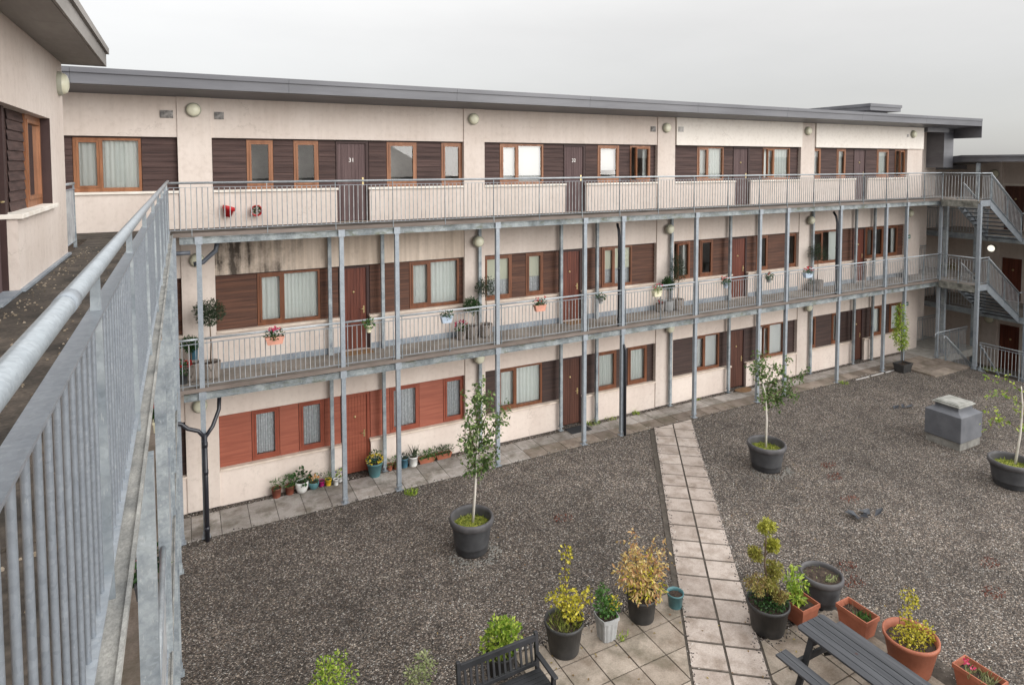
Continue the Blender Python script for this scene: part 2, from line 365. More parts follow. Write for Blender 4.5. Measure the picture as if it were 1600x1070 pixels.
def link(name, data, parent=None):
    o = bpy.data.objects.new(name, data); C.objects.link(o)
    if parent: o.parent = parent
    return o
def build(name, mb, mat, parent=None, base=None, bevel=0.):
    """one mesh object; vertices are given in world metres and stored relative to the thing's base"""
    if base is None: base = Vector(parent['base']) if parent is not None and 'base' in parent else Vector((0, 0, 0))
    else: base = Vector(base)
    me = bpy.data.meshes.new(name)
    me.from_pydata([(v[0] - base.x, v[1] - base.y, v[2] - base.z) for v in mb.v], [], mb.f)
    me.polygons.foreach_set('use_smooth', mb.sm)
    mats = mat if isinstance(mat, (list, tuple)) else [mat]
    for k in mats: me.materials.append(M[k] if isinstance(k, str) else k)
    if len(mats) > 1: me.polygons.foreach_set('material_index', mb.mi)
    me.update()
    o = link(name, me, parent)
    if parent is None: o.location = base
    if parent is not None: o['base'] = tuple(base)
    if bevel:
        b = o.modifiers.new('bevel', 'BEVEL'); b.width = bevel; b.segments = 2; b.limit_method = 'ANGLE'
    return o
def tag(o, label, cat, group=None):
    o['label'] = label; o['category'] = cat
    if group: o['group'] = group
    return o
def thing(name, label, cat, loc, group=None):
    o = link(name, None); o.location = loc; o['base'] = tuple(loc); return tag(o, label, cat, group)
def struct(name, mb, mat):
    o = build(name, mb, mat); o['kind'] = 'structure'; return o
rnd = random.Random(7)
def rdir(r=rnd, zmin=-1.):
    while True:
        v = Vector((r.uniform(-1, 1), r.uniform(-1, 1), r.uniform(zmin, 1)))
        if .05 < v.length < 1: return v.normalized()
def cloud(mb, blobs, count, w, l, seed, shell=.5, droop=0., flat=1.):
    """leaves scattered through the volume of several blobs (x,y,z,r)"""
    r = random.Random(seed); tot = sum(b[3] ** 2 for b in blobs)
    for b in blobs:
        n = int(count * b[3] ** 2 / tot)
        for _ in range(n):
            d = rdir(r); rr = b[3] * (shell + (1 - shell) * r.random() ** .6) if r.random() < .8 else b[3] * r.random()
            p = Vector((b[0] + d.x * rr, b[1] + d.y * rr, b[2] + d.z * rr * flat))
            g = (d + rdir(r) * .9 + Vector((0, 0, -droop))).normalized()
            k = r.uniform(.65, 1.25); mb.leaf(p, g, w * k, l * k, rdir(r) + Vector((0, 0, .6)))
    return mb

# ------------------------------------------------------------------ levels
FL = {1: 0., 2: 3.29, 3: 6.63}                  # floors of the three storeys
TOP = {1: 2.16, 2: 5.50, 3: 8.71}               # heads of the openings
SILL = {1: .88, 2: 4.18, 3: 7.50}
YW, YP, YR, YB = 16.25, 16.22, 16.36, 17.1      # wall face, pilaster face, recess plane, back of facade zone

# ------------------------------------------------------------------ main block
blk = thing('apartment_block', 'long cream three-storey apartment block with brown boarded window bands across the courtyard', 'building', (12.2, 16.25, 0))
PIL = [(-.07, .63), (6.94, 7.57), (13.80, 14.54), (20.70, 21.47)]
BAYS = [(-6., -.07), (.63, 6.94), (7.57, 13.80), (14.54, 20.70), (21.47, 27.43)]
LAY = {3: [[('P', -4., -2.06), ('W', -2.05, -.79), ('P', -.78, -.07)],
           [('P', .64, 1.37), ('W', 1.38, 1.97), ('P', 1.98, 2.44), ('W', 2.45, 3.04), ('P', 3.05, 3.46), ('D', 3.47, 4.30), ('P', 4.32, 4.78), ('W', 4.79, 5.61), ('P', 5.62, 6.31), ('W', 6.32, 6.93)],
           [('P', 7.58, 8.10), ('W', 8.11, 9.55), ('P', 9.56, 10.25), ('D', 10.26, 11.04), ('P', 11.06, 11.50), ('W', 11.51, 12.33), ('P', 12.34, 12.76), ('W', 12.77, 13.59), ('P', 13.60, 13.80)],
           [('P', 14.55, 15.62), ('W', 15.63, 16.86), ('P', 16.88, 17.31), ('D', 17.32, 18.12), ('P', 18.14, 18.80), ('W', 18.81, 20.25), ('P', 20.26, 20.70)],
           [('W', 21.48, 21.99), ('P', 22.00, 22.94), ('W', 22.95, 23.49), ('P', 23.50, 23.99), ('D', 24.00, 24.79), ('P', 24.81, 25.48), ('W', 25.49, 26.28), ('P', 26.29, 26.72), ('W', 26.73, 27.42)]],
       2: [[('W', -2.4, -1.2), ('P', -1.19, -.07)],
           [('P', .64, 1.54), ('W', 1.55, 3.03), ('P', 3.04, 3.48), ('D', 3.50, 4.28), ('P', 4.30, 5.37), ('W', 5.38, 6.82), ('P', 6.83, 6.94)],
           [('W', 7.58, 8.49), ('P', 8.50, 8.95), ('W', 8.96, 9.55), ('P', 9.56, 10.09), ('D', 10.11, 10.92), ('P', 10.94, 11.67), ('W', 11.69, 12.88), ('P', 12.89, 13.80)],
           [('W', 14.55, 15.36), ('P', 15.37, 15.79), ('W', 15.81, 16.42), ('P', 16.43, 17.21), ('D', 17.23, 18.06), ('P', 18.08, 18.55), ('W', 18.57, 19.16), ('P', 19.18, 20.09), ('W', 20.11, 20.70)],
           [('W', 21.48, 23.28), ('P', 23.30, 24.05), ('D', 24.07, 24.85), ('W', 24.87, 25.42), ('W', 25.44, 26.05), ('P', 26.06, 26.25), ('W', 26.27, 27.06), ('P', 27.07, 27.43)]],
       1: [[('W', -2.4, -1.2), ('P', -1.19, -.07)],
           [('P', .64, 1.35), ('W', 1.36, 1.99), ('P', 2.00, 2.45), ('W', 2.46, 3.08), ('P', 3.09, 3.49), ('D', 3.51, 4.25), ('P', 4.27, 4.79), ('W', 4.80, 5.62), ('P', 5.63, 6.32), ('W', 6.33, 6.94)],
           [('P', 7.58, 7.99), ('W', 8.01, 9.51), ('P', 9.52, 10.12), ('D', 10.14, 10.94), ('P', 10.96, 11.48), ('W', 11.49, 12.28), ('P', 12.29, 12.74), ('W', 12.75, 13.53), ('P', 13.54, 13.80)],
           [('P', 14.55, 15.60), ('W', 15.63, 16.78), ('P', 16.79, 17.23), ('D', 17.25, 18.05), ('P', 18.07, 18.75), ('W', 18.77, 20.13), ('P', 20.15, 20.70)],
           [('W', 21.48, 21.92), ('P', 21.93, 22.87), ('W', 22.89, 23.27), ('P', 23.29, 24.07), ('D', 24.09, 24.84), ('P', 24.86, 25.33), ('W', 25.35, 26.09), ('P', 26.11, 26.62), ('W', 26.65, 27.43)]]}
WIN = {(3, 0): ['curtain'], (3, 1): ['dark', 'dark', 'dark', 'dark'], (3, 2): ['blind_white', 'halfblind', 'tilt'], (3, 3): ['curtain', 'tiltcurtain'], (3, 4): ['blind_white', 'curtain', 'curtain', 'tilt'],
       (2, 0): ['dark'], (2, 1): ['curtain', 'curtain'], (2, 2): ['blindlace', 'blindlace', 'blindlace'], (2, 3): ['tilt', 'dark', 'dark', 'dark'], (2, 4): ['sidecurtain', 'dark', 'dark', 'sidecurtain'],
       (1, 0): ['dark'], (1, 1): ['lace', 'lace', 'lace', 'lace'], (1, 2): ['curtain', 'curtain', 'curtain'], (1, 3): ['blind_white', 'tiltblind'], (1, 4): ['curtain', 'curtain', 'curtain', 'curtain']}

def boards(mb, x0, x1, z0, z1, y, pitch=.128):
    """overlapping horizontal boards, each leaning out at its foot"""
    n = max(1, round((z1 - z0) / pitch)); h = (z1 - z0) / n
    for i in range(n):
        a = z0 + i * h; b = a + h; yo = y - .018; g = rnd.uniform(0, .004)
        mb.q((x0, yo - g, a), (x1, yo - g, a), (x1, y - .002, b), (x0, y - .002, b))
        mb.q((x0, y, a), (x1, y, a), (x1, yo - g, a), (x0, yo - g, a))
        mb.q((x0, yo - g, a), (x0, y - .002, b), (x0, y + .03, b), (x0, y + .03, a)); mb.q((x1, y + .03, a), (x1, y + .03, b), (x1, y - .002, b), (x1, yo - g, a))
def curtain_mesh(mb, x0, x1, z0, z1, y, amp=.012, pitch=.085, hem=0.):
    n = max(6, int((x1 - x0) / .012)); ph = rnd.uniform(0, 6); pitch *= rnd.uniform(.8, 1.7); k2 = rnd.uniform(2, 9)
    for i in range(n):
        a, b = x0 + (x1 - x0) * i / n, x0 + (x1 - x0) * (i + 1) / n
        f = lambda x: y + amp * math.sin((x / pitch) * 2 * math.pi + ph + 1.3 * math.sin(x * k2)) + .4 * amp * math.sin(x * 31 + ph)
        mb.q((a, f(a), z0), (b, f(b), z0), (b, f(b) + .01, z1), (a, f(a) + .01, z1), smooth=True)
def frame_ring(mb, x0, x1, z0, z1, y0, y1, w, wb=None):
    wb = wb or w
    mb.box(x0, x0 + w, y0, y1, z0, z1); mb.box(x1 - w, x1, y0, y1, z0, z1)
    mb.box(x0 + w, x1 - w, y0, y1, z1 - w, z1); mb.box(x0 + w, x1 - w, y0, y1, z0, z0 + wb)
def window(par, x0, x1, z0, z1, kind, fm, y=YR):
    """frame, opening sash, panes and what hangs behind them"""
    fw = .055 if x1 - x0 > .5 else .04
    mb = MB(); frame_ring(mb, x0, x1, z0, z1, y - .02, y + .07, fw, .085)
    dbl = x1 - x0 > 1.05
    xm = x0 + (x1 - x0) * .40
    if dbl: mb.box(xm - .03, xm + .03, y - .018, y + .068, z0 + .085, z1 - fw)
    fr = build('window', mb, fm, par)
    gl = MB(); a, b = x0 + fw, x1 - fw; c, d = z0 + .085, z1 - fw
    sx0, sx1 = (a, xm - .03) if dbl else (a, b)
    s = MB(); tilt = 'tilt' in kind
    if tilt and dbl: sx0, sx1 = a, xm - .03
    frame_ring(s, sx0 + .004, sx1 - .004, c + .004, d - .004, y - .032, y + .035, .045)
    if tilt:   # opened outward, hinged on its right jamb side at the top
        ang = R(16); px, py = sx1 - .01, y
        s.v = [((v[0] - px) * math.cos(ang) - (v[1] - py) * math.sin(ang) + px, -abs((v[0] - px) * math.sin(ang)) * 1. + (v[1] - py) * math.cos(ang) + py, v[2]) for v in s.v]
    build('sash', s, fm, fr)
    gl.q((sx0 + .045, y, c + .04), (sx1 - .045, y, c + .04), (sx1 - .045, y, d - .04), (sx0 + .045, y, d - .04))
    if tilt: gl.v = [((v[0] - px) * math.cos(ang) + px, -abs((v[0] - px) * math.sin(ang)) + py, v[2]) for v in gl.v]
    if dbl: gl.q((xm + .03, y + .02, c), (b, y + .02, c), (b, y + .02, d), (xm + .03, y + .02, d))
    build('pane', gl, 'glass', fr)
    yc = y + .088; cu = MB()
    if kind in ('curtain', 'tiltcurtain'):
        curtain_mesh(cu, a - .02, b + .02, c - .02, d + .02, yc); build('curtain', cu, 'curtain', fr)
    elif kind == 'lace':
        curtain_mesh(cu, a - .02, b + .02, c - .02, d + .02, yc, .016, .07); build('curtain', cu, 'lace', fr)
    elif kind in ('blind_white', 'tiltblind'):
        cu.box(a - .02, b + .02, yc, yc + .006, c, d + .02); build('blind', cu, 'blind_white', fr)
    elif kind == 'halfblind':
        cu.box(a - .02, b + .02, yc, yc + .006, c + (d - c) * .3, d + .02); build('blind', cu, 'blind_white', fr)
    elif kind == 'blindlace':
        cu.box(a - .02, b + .02, yc - .03, yc - .024, c + (d - c) * .42, d + .02); build('blind', cu, 'blind', fr)
        c2 = MB(); curtain_mesh(c2, a - .02, b + .02, c - .02, c + (d - c) * .5, yc + .012, .01, .06); build('curtain', c2, 'lace', fr)
    elif kind == 'sidecurtain':
        w_ = (b - a) * .3; curtain_mesh(cu, a, a + w_ * .6, c - .02, d + .02, yc); curtain_mesh(cu, b - w_, b + .02, c - .02, d + .02, yc); build('curtain', cu, 'curtain', fr)
    elif kind == 'tilt':
        w_ = (b - a) * .22; curtain_mesh(cu, b - w_, b + .02, c - .02, d + .02, yc); build('curtain', cu, 'curtain', fr)
    return fr
def door(par, x0, x1, z0, z1, dm, y=YR, number=None, mat_frame='trim'):
    mb = MB(); mb.box(x0, x0 + .035, y - .03, y + .06, z0, z1); mb.box(x1 - .075, x1, y - .03, y + .06, z0, z1); mb.box(x0 + .035, x1 - .075, y - .03, y + .06, z1 - .07, z1)
    a, b = x0 + .036, x1 - .076; n = 8; w = (b - a) / n; dm_ = MB()
    dm_.box(a, b, y + .012, y + .05, z0 + .02, z1 - .075)
    for i in range(n): dm_.box(a + i * w + .003, a + (i + 1) * w - .003, y + .001, y + .014, z0 + .022, z1 - .078)
    dd = build('door', dm_, dm, par)
    build('door_frame', mb, mat_frame, dd)
    h = MB(); xh = b - .07; h.box(xh - .02, xh + .02, y - .006, y + .002, z0 + .93, z0 + 1.12); h.tube([(xh, y - .02, z0 + 1.05), (xh, y - .05, z0 + 1.05), (xh - .1, y - .05, z0 + 1.05)], .009, 8)
    build('handle', h, 'brass', dd)
    if number:
        txt = bpy.data.curves.new('number', 'FONT'); txt.body = number; txt.size = .15; txt.extrude = .004; txt.align_x = 'CENTER'
        me_o = bpy.data.objects.new('tmp', txt); C.objects.link(me_o); bpy.context.view_layer.update()
        me = bpy.data.meshes.new_from_object(me_o); bpy.data.objects.remove(me_o)
        me.transform(Matrix.Translation(Vector(((a + b) / 2, y - .006, z0 + 1.52)) - Vector(dd['base'])) @ Matrix.Rotation(R(90), 4, 'X'))
        me.materials.clear(); me.materials.append(M['number']); link('number', me, dd)
    else:
        k = MB(); xc = (a + b) / 2; k.lathe((xc, y, z0 + 1.5), [(.0, .03), (.02, .028), (.03, .012), (.035, 0)], 12, 'y'); build('knocker', k, 'brass', dd)
    return dd

wall = MB(); low = MB()
for f in (1, 2, 3):
    z0, zs, zt = FL[f], SILL[f], TOP[f]; znext = FL.get(f + 1, 9.725)
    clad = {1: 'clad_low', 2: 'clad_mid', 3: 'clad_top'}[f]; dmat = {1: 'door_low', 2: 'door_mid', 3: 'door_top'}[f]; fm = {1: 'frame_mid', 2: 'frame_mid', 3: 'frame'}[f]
    for k, (xl, xr) in enumerate(BAYS):
        red = f == 1 and k == 1
        if f == 2 and k == 1:
            sb = MB().box(xl, xr, YW, YB, zt, znext); build('wall_band', sb, 'render_stain', blk)
        elif f == 3 and k in (3, 4):
            ex = 1.02 if k == 4 else 0
            sb = MB().box(xl + .02, xr + ex, YP - .05, YW - .002, zt, 9.68); build('wall_panel', sb, 'render_new', blk)
            wall.box(xl, xr, YW, YB, zt, znext)
        else: (low if f == 1 else wall).box(xl, xr, YW, YB, zt, znext)
        if not LAY[f][k]: continue
        items = LAY[f][k]; tgt = low if f == 1 else wall
        dr = [i for i in items if i[0] == 'D']
        spans = [(xl, xr)] if not dr else [(xl, dr[0][1]), (dr[0][2], xr)]
        for a, b in spans:
            tgt.box(a, b, YW, YB, z0 - .02, zs - .055)
            sb = MB().box(a - (.0 if a == xl else .03), b + (.0 if b == xr else .03), YW - .045, YB - .02, zs - .055, zs); build('sill', sb, 'sill' if f == 3 else 'sill_low', blk, bevel=.006)
            if f == 2:
                sk = MB().box(a, b, YW - .025, YW - .002, z0, z0 + .15); build('skirting', sk, 'skirt', blk)
        wi = 0
        for kind, a, b in items:
            if kind == 'P':
                mb = MB(); boards(mb, a, b, zs, zt - .03, YR); mb.box(a, b, YR + .03, YR + .06, zs, zt)
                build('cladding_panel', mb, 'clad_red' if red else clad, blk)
            elif kind == 'D':
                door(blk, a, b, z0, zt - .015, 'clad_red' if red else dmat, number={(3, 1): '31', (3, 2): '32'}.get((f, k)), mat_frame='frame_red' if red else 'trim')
            else:
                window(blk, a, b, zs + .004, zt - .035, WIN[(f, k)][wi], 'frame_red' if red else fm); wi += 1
        tr = MB().box(xl, xr, YR - .03, YR + .06, zt - .03, zt - .001); build('head_trim', tr, 'frame_red' if red else 'trim', blk)
for a, b in PIL: build('pilaster', MB().box(a, b, YP, YB, 0, 9.725), 'render', blk, bevel=.008)
wall.box(27.43, 28.5, YW, YB, 3.27, 9.725); low.box(27.43, 28.5, YW, YB, 0, 3.27)
wall.box(28.5, 30.9, 17.0, YB, 6.6, 9.7); wall.box(28.95, 30.15, 16.9, 17.2, 0, 6.58); wall.box(28.5, 28.6, 16.3, 26, 0, 6.58)
build('wall', wall, 'render', blk); build('plinth_wall', low, 'render_low', blk)
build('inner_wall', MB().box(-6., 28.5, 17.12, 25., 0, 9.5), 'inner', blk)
rf = MB()
rf.corners([(-6, 15.19, 9.71), (30.88, 15.19, 9.71), (30.88, 26, 8.75), (-6, 26, 8.75), (-6, 15.19, 9.93), (30.88, 15.19, 9.93), (30.88, 26, 9.0), (-6, 26, 9.0)])
# soffit is level in front of the wall
roof = build('roof', rf, 'zinc', blk)
build('soffit', MB().box(-6, 30.86, 15.2, 16.9, 9.695, 9.708), 'zinc', roof)
fa = MB()
for i in range(9):
    a = -6 + i * 4.1; b = min(a + 4.1 - .006, 30.9); fa.box(a, b, 15.15, 15.188, 9.70, 9.915)
    fa.box(a, b, 15.118, 15.24, 9.915, 10.02)
fa.box(30.905, 30.93, 15.15, 26, 9.2, 9.915)
build('fascia', fa, 'zinc', roof)
lp = MB().box(30.12, 30.86, 16.25, 17.9, 7.9, 9.69); lp.box(28.5, 30.1, 16.05, 16.3, 9.45, 9.69); build('zinc_cladding', lp, 'zinc', blk)
# roof of the stair tower further back
tw = thing('roof_turret', 'small grey roof turret with a flat projecting cap behind the main roof', 'roof box', (30.2, 20, 9))
build('wall', MB().box(29.3, 31.0, 19.4, 25.5, 8.5, 10.62), 'zinc', tw)
cp = MB().box(29.03, 31.42, 19.0, 26, 10.62, 10.80); cp.box(28.99, 31.46, 18.96, 26.04, 10.80, 10.94); build('roof_cap', cp, 'zinc', tw)
ae = MB().tube([(30.5, 20, 10.94), (30.5, 20, 11.1)], .015, 6); ae.tube([(30.35, 20, 11.06), (30.65, 20, 11.06)], .012, 6); build('aerial', ae, 'galv_old', tw)

# ------------------------------------------------------------------ wall lights
def wall_light(x, y, z, label, face='y', lit=False, r=.15):
    t = thing('wall_light', label, 'wall light', (x, y, z), 'round bulkhead lights on the walls')
    a = MB(); a.lathe((x, y, z), [(r * 1.08, 0), (r * 1.08, .05), (r * .93, .062)], 28, face); build('rim', a, 'lamp_rim', t)
    b = MB(); b.lathe((x, y, z), [(r * .93, .055), (r * .9, .09), (r * .75, .118), (r * .45, .138), (.001, .145)], 28, face); build('cover', b, 'lit' if lit else 'lamp', t)
    return t
names3 = ['yellowish round light on top-storey pilaster above two red pots', 'greenish white round light on the top-storey pilaster second from the left', 'cream round light on the top-storey pilaster beside a pale vent',
          'small round light on the fourth top-storey pilaster, left of the last new panel', 'round light on the right end of the newest pale panel under the roof']
for (x, z), n in zip(((.27, 9.33), (7.22, 9.34), (14.14, 9.27), (21.03, 9.32), (27.63, 9.33)), names3):
    wall_light(x, YP - (.052 if x > 27 else 0), z, n)
names2 = ['round light half hidden by a grey post and black elbow pipe on the middle storey', 'round light over the grey pipe behind the first standard olive tree, middle storey', 'round light above the conical standard tree on the middle storey',
          'round yellow light above the ball-headed olive tree near the far end', 'faint round light above the green sign at the far end of the middle storey']
for (x, z), n in zip(((.26, 5.9), (7.32, 5.93), (14.25, 5.94), (21.22, 5.94), (27.66, 5.97)), names2): wall_light(x, YP - (.08 if 1 < x < 25 else 0), z, n)
names1 = ['ground-floor round light behind the black drainpipe branches', 'ground-floor round light above the crown of the birch in front of the wall', 'ground-floor round light at the pilaster nearest the diagonal path', 'ground-floor round light above the pilaster right of the spreading birch']
for (x, z), n in zip(((.24, 2.5), (7.33, 2.62), (14.31, 2.63), (21.18, 2.6)), names1): wall_light(x, YP - (.08 if 1 < x < 25 else 0), z, n, r=.15)

# louvre vents on the top storey
def louvre(x, z, label, mat, w=.2, h=.17):
    mb = MB().box(x - w / 2, x + w / 2, YW - .02, YW - .002, z - h / 2, z + h / 2)
    for i in range(5): mb.box(x - w / 2 + .01, x + w / 2 - .01, YW - .035, YW - .018, z - h / 2 + .012 + i * h / 5, z - h / 2 + .024 + i * h / 5)
    tag(build('wall_vent', mb, mat, None, (x, YW, z)), label, 'vent', 'louvre vents under the roof')
louvre(-.27, 9.22, 'dirty louvre vent left of the first top-storey pilaster', 'louvre', .26); louvre(.80, 9.22, 'dirty louvre vent right of the first top-storey pilaster', 'louvre')
louvre(13.62, 9.22, 'dark louvre vent left of the third top-storey pilaster', 'louvre')
mb = MB().box(14.62, 14.84, YP - .068, YP - .052, 9.15, 9.32)
for i in range(3): mb.box(14.65 + i * .065, 14.69 + i * .065, YP - .08, YP - .066, 9.17, 9.30)
tag(build('wall_vent', mb, 'louvre_pale', None, (14.7, YP, 9.2)), 'pale louvre vent on the new panel right of the third pilaster light', 'vent', 'louvre vents under the roof')
mb = MB().box(27.22, 27.34, YP - .066, YP - .052, 9.2, 9.32); mb.box(27.24, 27.32, YP - .075, YP - .064, 9.22, 9.30)
tag(build('wall_vent', mb, 'louvre_pale', None, (27.3, YP, 9.2)), 'small grey vent beside the last light under the roof', 'vent', 'louvre vents under the roof')

# green fire-point signs
for z, lab in ((4.95, 'small green and white sign on the middle storey end wall'), (2.03, 'small green and white sign on the ground storey end wall')):
    s = thing('wall_sign', lab, 'sign', (27.68, YW, z), 'green signs on the end wall')
    build('plate', MB().box(27.58, 27.80, YW - .012, YW - .001, z - .08, z + .08), 'sign', s)
    ar = MB().q((27.62, YW - .0145, z - .015), (27.70, YW - .0145, z - .015), (27.70, YW - .0145, z + .015), (27.62, YW - .0145, z + .015)); ar.q((27.70, YW - .0145, z - .045), (27.76, YW - .0145, z), (27.70, YW - .0145, z + .045)); build('arrow', ar, 'signwhite', s)

# ------------------------------------------------------------------ steel gallery along the main block
PX = [.28, 3.28, 4.616, 7.355, 10.131, 11.476, 14.348, 17.187, 18.527, 21.352, 24.084, 25.402]
gal = thing('access_gallery', 'two-level galvanised steel gallery with concrete decks running along the main block', 'gallery', (12, 15, 0))
def post_mesh(mb, x, y, z1, w=.1, z0=0.):
    mb.box(x - w / 2, x + w / 2, y - w / 2, y + w / 2, z0 + .12, z1)
    mb.box(x - w * .62, x + w * .62, y - w * .62, y + w * .62, z0 + .10, z0 + .14)
    mb.box(x - w * .85, x + w * .85, y - w * .85, y + w * .85, z0 + .0, z0 + .012); mb.lathe((x, y, z0), [(w * .5, -.05), (w * .5, .11)], 14)
for x in PX + [27.75]:
    mb = MB(); post_mesh(mb, x, 15., 6.56)
    for z in (3.05, 6.40): mb.box(x - .075, x + .075, 14.93, 15.07, z - .0, z + .165)
    build('post', mb, 'galv', gal)
for x in [3.23, 4.58, 7.36, 10.05, 11.36, 14.35, 17.02, 18.48, 21.36, 23.95, 25.15]:
    mb = MB(); post_mesh(mb, x, 16.13, 6.42, .085); build('wall_post', mb, 'galv_old', gal)
def edge_beam(mb, a, b, zt, h=.15):
    """channel: web between two flanges, all proud of the deck edge"""
    mb.box(a, b, 14.975, 14.985, zt - h + .01, zt - .01); mb.box(a, b, 14.94, 15.0, zt - .012, zt); mb.box(a, b, 14.94, 15.0, zt - h, zt - h + .012)
for lv, zt in ((2, 3.20), (3, 6.56)):
    dk = MB().box(-5.8, 28.6, 14.99, 16.24, FL[lv] - .07, FL[lv] - .002)
    build('deck', dk, 'deck' if lv == 2 else 'deck_dark', gal)
    ed = MB().box(-.2, 27.7, 14.935, 14.988, FL[lv] - .065, FL[lv] + .018); build('deck_edge', ed, 'kick', gal)
    xs = [-.15] + PX + [27.7]
    for a, b in zip(xs[:-1], xs[1:]):
        bm = MB(); edge_beam(bm, a + .07, b - .07, zt); build('edge_beam', bm, 'beam', gal)
    cb = MB()
    for x in PX + [27.75]: cb.box(x - .04, x + .04, 15.06, 16.2, zt - .15, zt - .01)
    build('cross_beam', cb, 'galv_old', gal)
    ib = MB().box(-.1, 27.7, 16.09, 16.19, zt - .16, zt - .012); build('inner_beam', ib, 'galv_old', gal)

# ------------------------------------------------------------------ railings
def railing(root, p0, p1, z, ups, gap=.108, hand=True, top=1.075, hr=.024, br=.0105, upw=.05, ends=(0, 0), drop=.095, near=False):
    """straight level or sloping run between p0 and p1 (x, y, deck height): handrail, flat bars, uprights, balusters"""
    a, b = Vector((p0[0], p0[1], z if len(p0) < 3 else p0[2])), Vector((p1[0], p1[1], z if len(p1) < 3 else p1[2]))
    d = b - a; L = Vector((d.x, d.y, 0)).length; u = Vector((d.x, d.y, 0)) / L; sl = d.z / L
    at = lambda s, h: a + u * s + Vector((0, 0, sl * s + h))
    if hand:
        h = MB().tube([at(-ends[0], top), at(L * .5, top), at(L + ends[1], top)], hr, 12); build('handrail', h, 'rail_near' if near else 'rail', root)
    t = MB().bar(at(0, top - drop), at(L, top - drop), .048, .009); build('top_bar', t, 'galv_near' if near else 'galv', root)
    t = MB().bar(at(0, .085), at(L, .085), .045, .008); build('bottom_bar', t, 'galv', root)
    n = Vector((-u.y, u.x, 0))
    for s in ups:
        m_ = MB().bar(at(s, -.06), at(s, top - .012), upw, .012, up=tuple(u)) if False else MB()
        p = at(s, -.05); q = at(s, top - hr * .6)
        w = n * .028; e = u * .006
        m_.corners([p - w - e, p - w + e, p + w + e, p + w - e, q - w * .5 - e, q - w * .5 + e, q + w * .5 + e, q + w * .5 - e]); build('upright', m_, 'galv_old', root)
    cuts = [0.] + sorted(ups) + [L]
    for s0, s1 in zip(cuts[:-1], cuts[1:]):
        if s1 - s0 < .09: continue
        k = max(1, round((s1 - s0) / gap)); mb = MB()
        for i in range(1, k):
            s = s0 + (s1 - s0) * i / k
            mb.tube([at(s, .085), at(s, top - drop)], br, 6, False)
        if mb.v: build('balusters', mb, 'galv_near' if near else 'balus', root)
rl3 = thing('balcony_railing', 'long galvanised railing along the top-storey walkway of the main block', 'railing', (13, 15, 6.63), 'walkway railings')
U3 = [.16, 1.66, 3.15, 4.52, 5.87, 7.23, 8.61, 10.0, 11.31, 12.75, 14.19, 15.64, 17.07, 18.42, 19.79, 21.2, 22.56, 23.96, 25.31, 26.43]
railing(rl3, (-.264, 14.95), (27.7, 14.95), FL[3], [u + .264 for u in U3])
rl2 = thing('balcony_railing', 'galvanised railing broken by posts along the middle-storey walkway hung with flower pots', 'railing', (13, 15, 3.29), 'walkway railings')
xs = [-.2] + PX + [27.75]
for a, b in zip(xs[:-1], xs[1:]):
    L = b - a - .12; ups = [.05, L - .05] + ([L / 2] if L > 2 else [])
    railing(rl2, (a + .06, 14.98), (b - .06, 14.98), FL[2], ups)

# ------------------------------------------------------------------ near gallery (left wing) with the railing right in front
lg = thing('access_gallery', 'near gallery of the left wing seen steeply from above, lichen along its steel kerb', 'gallery', (-1, 6, 0))
YN = -2.5
for lv in (2, 3):
    build('deck', MB().box(-1.68, -.30, YN, 14.94, FL[lv] - .09, FL[lv] - .004), 'deck_dark' if lv == 3 else 'slab_wet', lg)
    kb = MB().box(-.298, -.272, YN, 14.9, FL[lv] - .2, FL[lv] + .02); kb.box(-.27, -.205, YN, 14.9, FL[lv] - .02, FL[lv] - .004); kb.box(-.203, -.19, YN, 14.93, FL[lv] - .02, FL[lv] + .012)
    build('kerb', kb, 'lichen', lg)
    bm = MB().box(-.325, -.315, YN, 14.9, FL[lv] - .24, FL[lv] - .1); bm.box(-.36, -.30, YN, 14.9, FL[lv] - .25, FL[lv] - .238); build('edge_beam', bm, 'beam', lg)
for y in (4.25, 6.95, 9.7, 11.05, 13.9):
    mb = MB(); post_mesh(mb, -.24, y, 6.38, .1); build('post', mb, 'galv_old', lg)
mb = MB(); post_mesh(mb, -.2, 14.98, 6.56, .11); build('post', mb, 'galv', lg)
mb = MB()
for y in (2.9, 4.25, 6.95, 9.7, 11.05, 13.9):
    for z in (3.0, 6.35): mb.box(-1.66, -.3, y - .04, y + .04, z - .1, z + .05)
build('cross_beam', mb, 'galv_old', lg)
nr = thing('balcony_railing', 'close-up galvanised railing with thick round handrail running away from the camera', 'railing', (-.264, 6, 6.63), 'walkway railings')
UPN = [-2., -.6, .95, 2.47, 4.0, 5.57, 7.2, 8.75, 10.3, 11.9, 13.4]
railing(nr, (-.262, YN), (-.262, 14.93), FL[3], [u - YN for u in UPN], hr=.0255, br=.0078, gap=.105, ends=(0, 0), top=1.118, drop=.14, near=True)
for y in (1.9, 7.6): build('sleeve', MB().tube([(-.262, y - .05, FL[3] + 1.118), (-.262, y + .05, FL[3] + 1.118)], .0272, 14), 'galv', nr)
db = MB(); r9 = random.Random(4)
for _ in range(900):
    x_, y_ = -.36 - abs(r9.gauss(0, .5)), r9.uniform(2.5, 13.5)
    if r9.random() < .4: x_ = -1.60 + abs(r9.gauss(0, .14))
    if not -1.62 < x_ < -.34: continue
    a_ = r9.uniform(.004, .013); z_ = FL[3] - .003
    db.corners([(x_ - a_, y_ - a_, z_), (x_ + a_, y_ - a_ * .7, z_), (x_ + a_ * .8, y_ + a_, z_), (x_ - a_, y_ + a_ * .8, z_), (x_ - a_ * .5, y_ - a_ * .5, z_ + a_), (x_ + a_ * .5, y_ - a_ * .4, z_ + a_), (x_ + a_ * .4, y_ + a_ * .5, z_ + a_), (x_ - a_ * .5, y_ + a_ * .4, z_ + a_)])
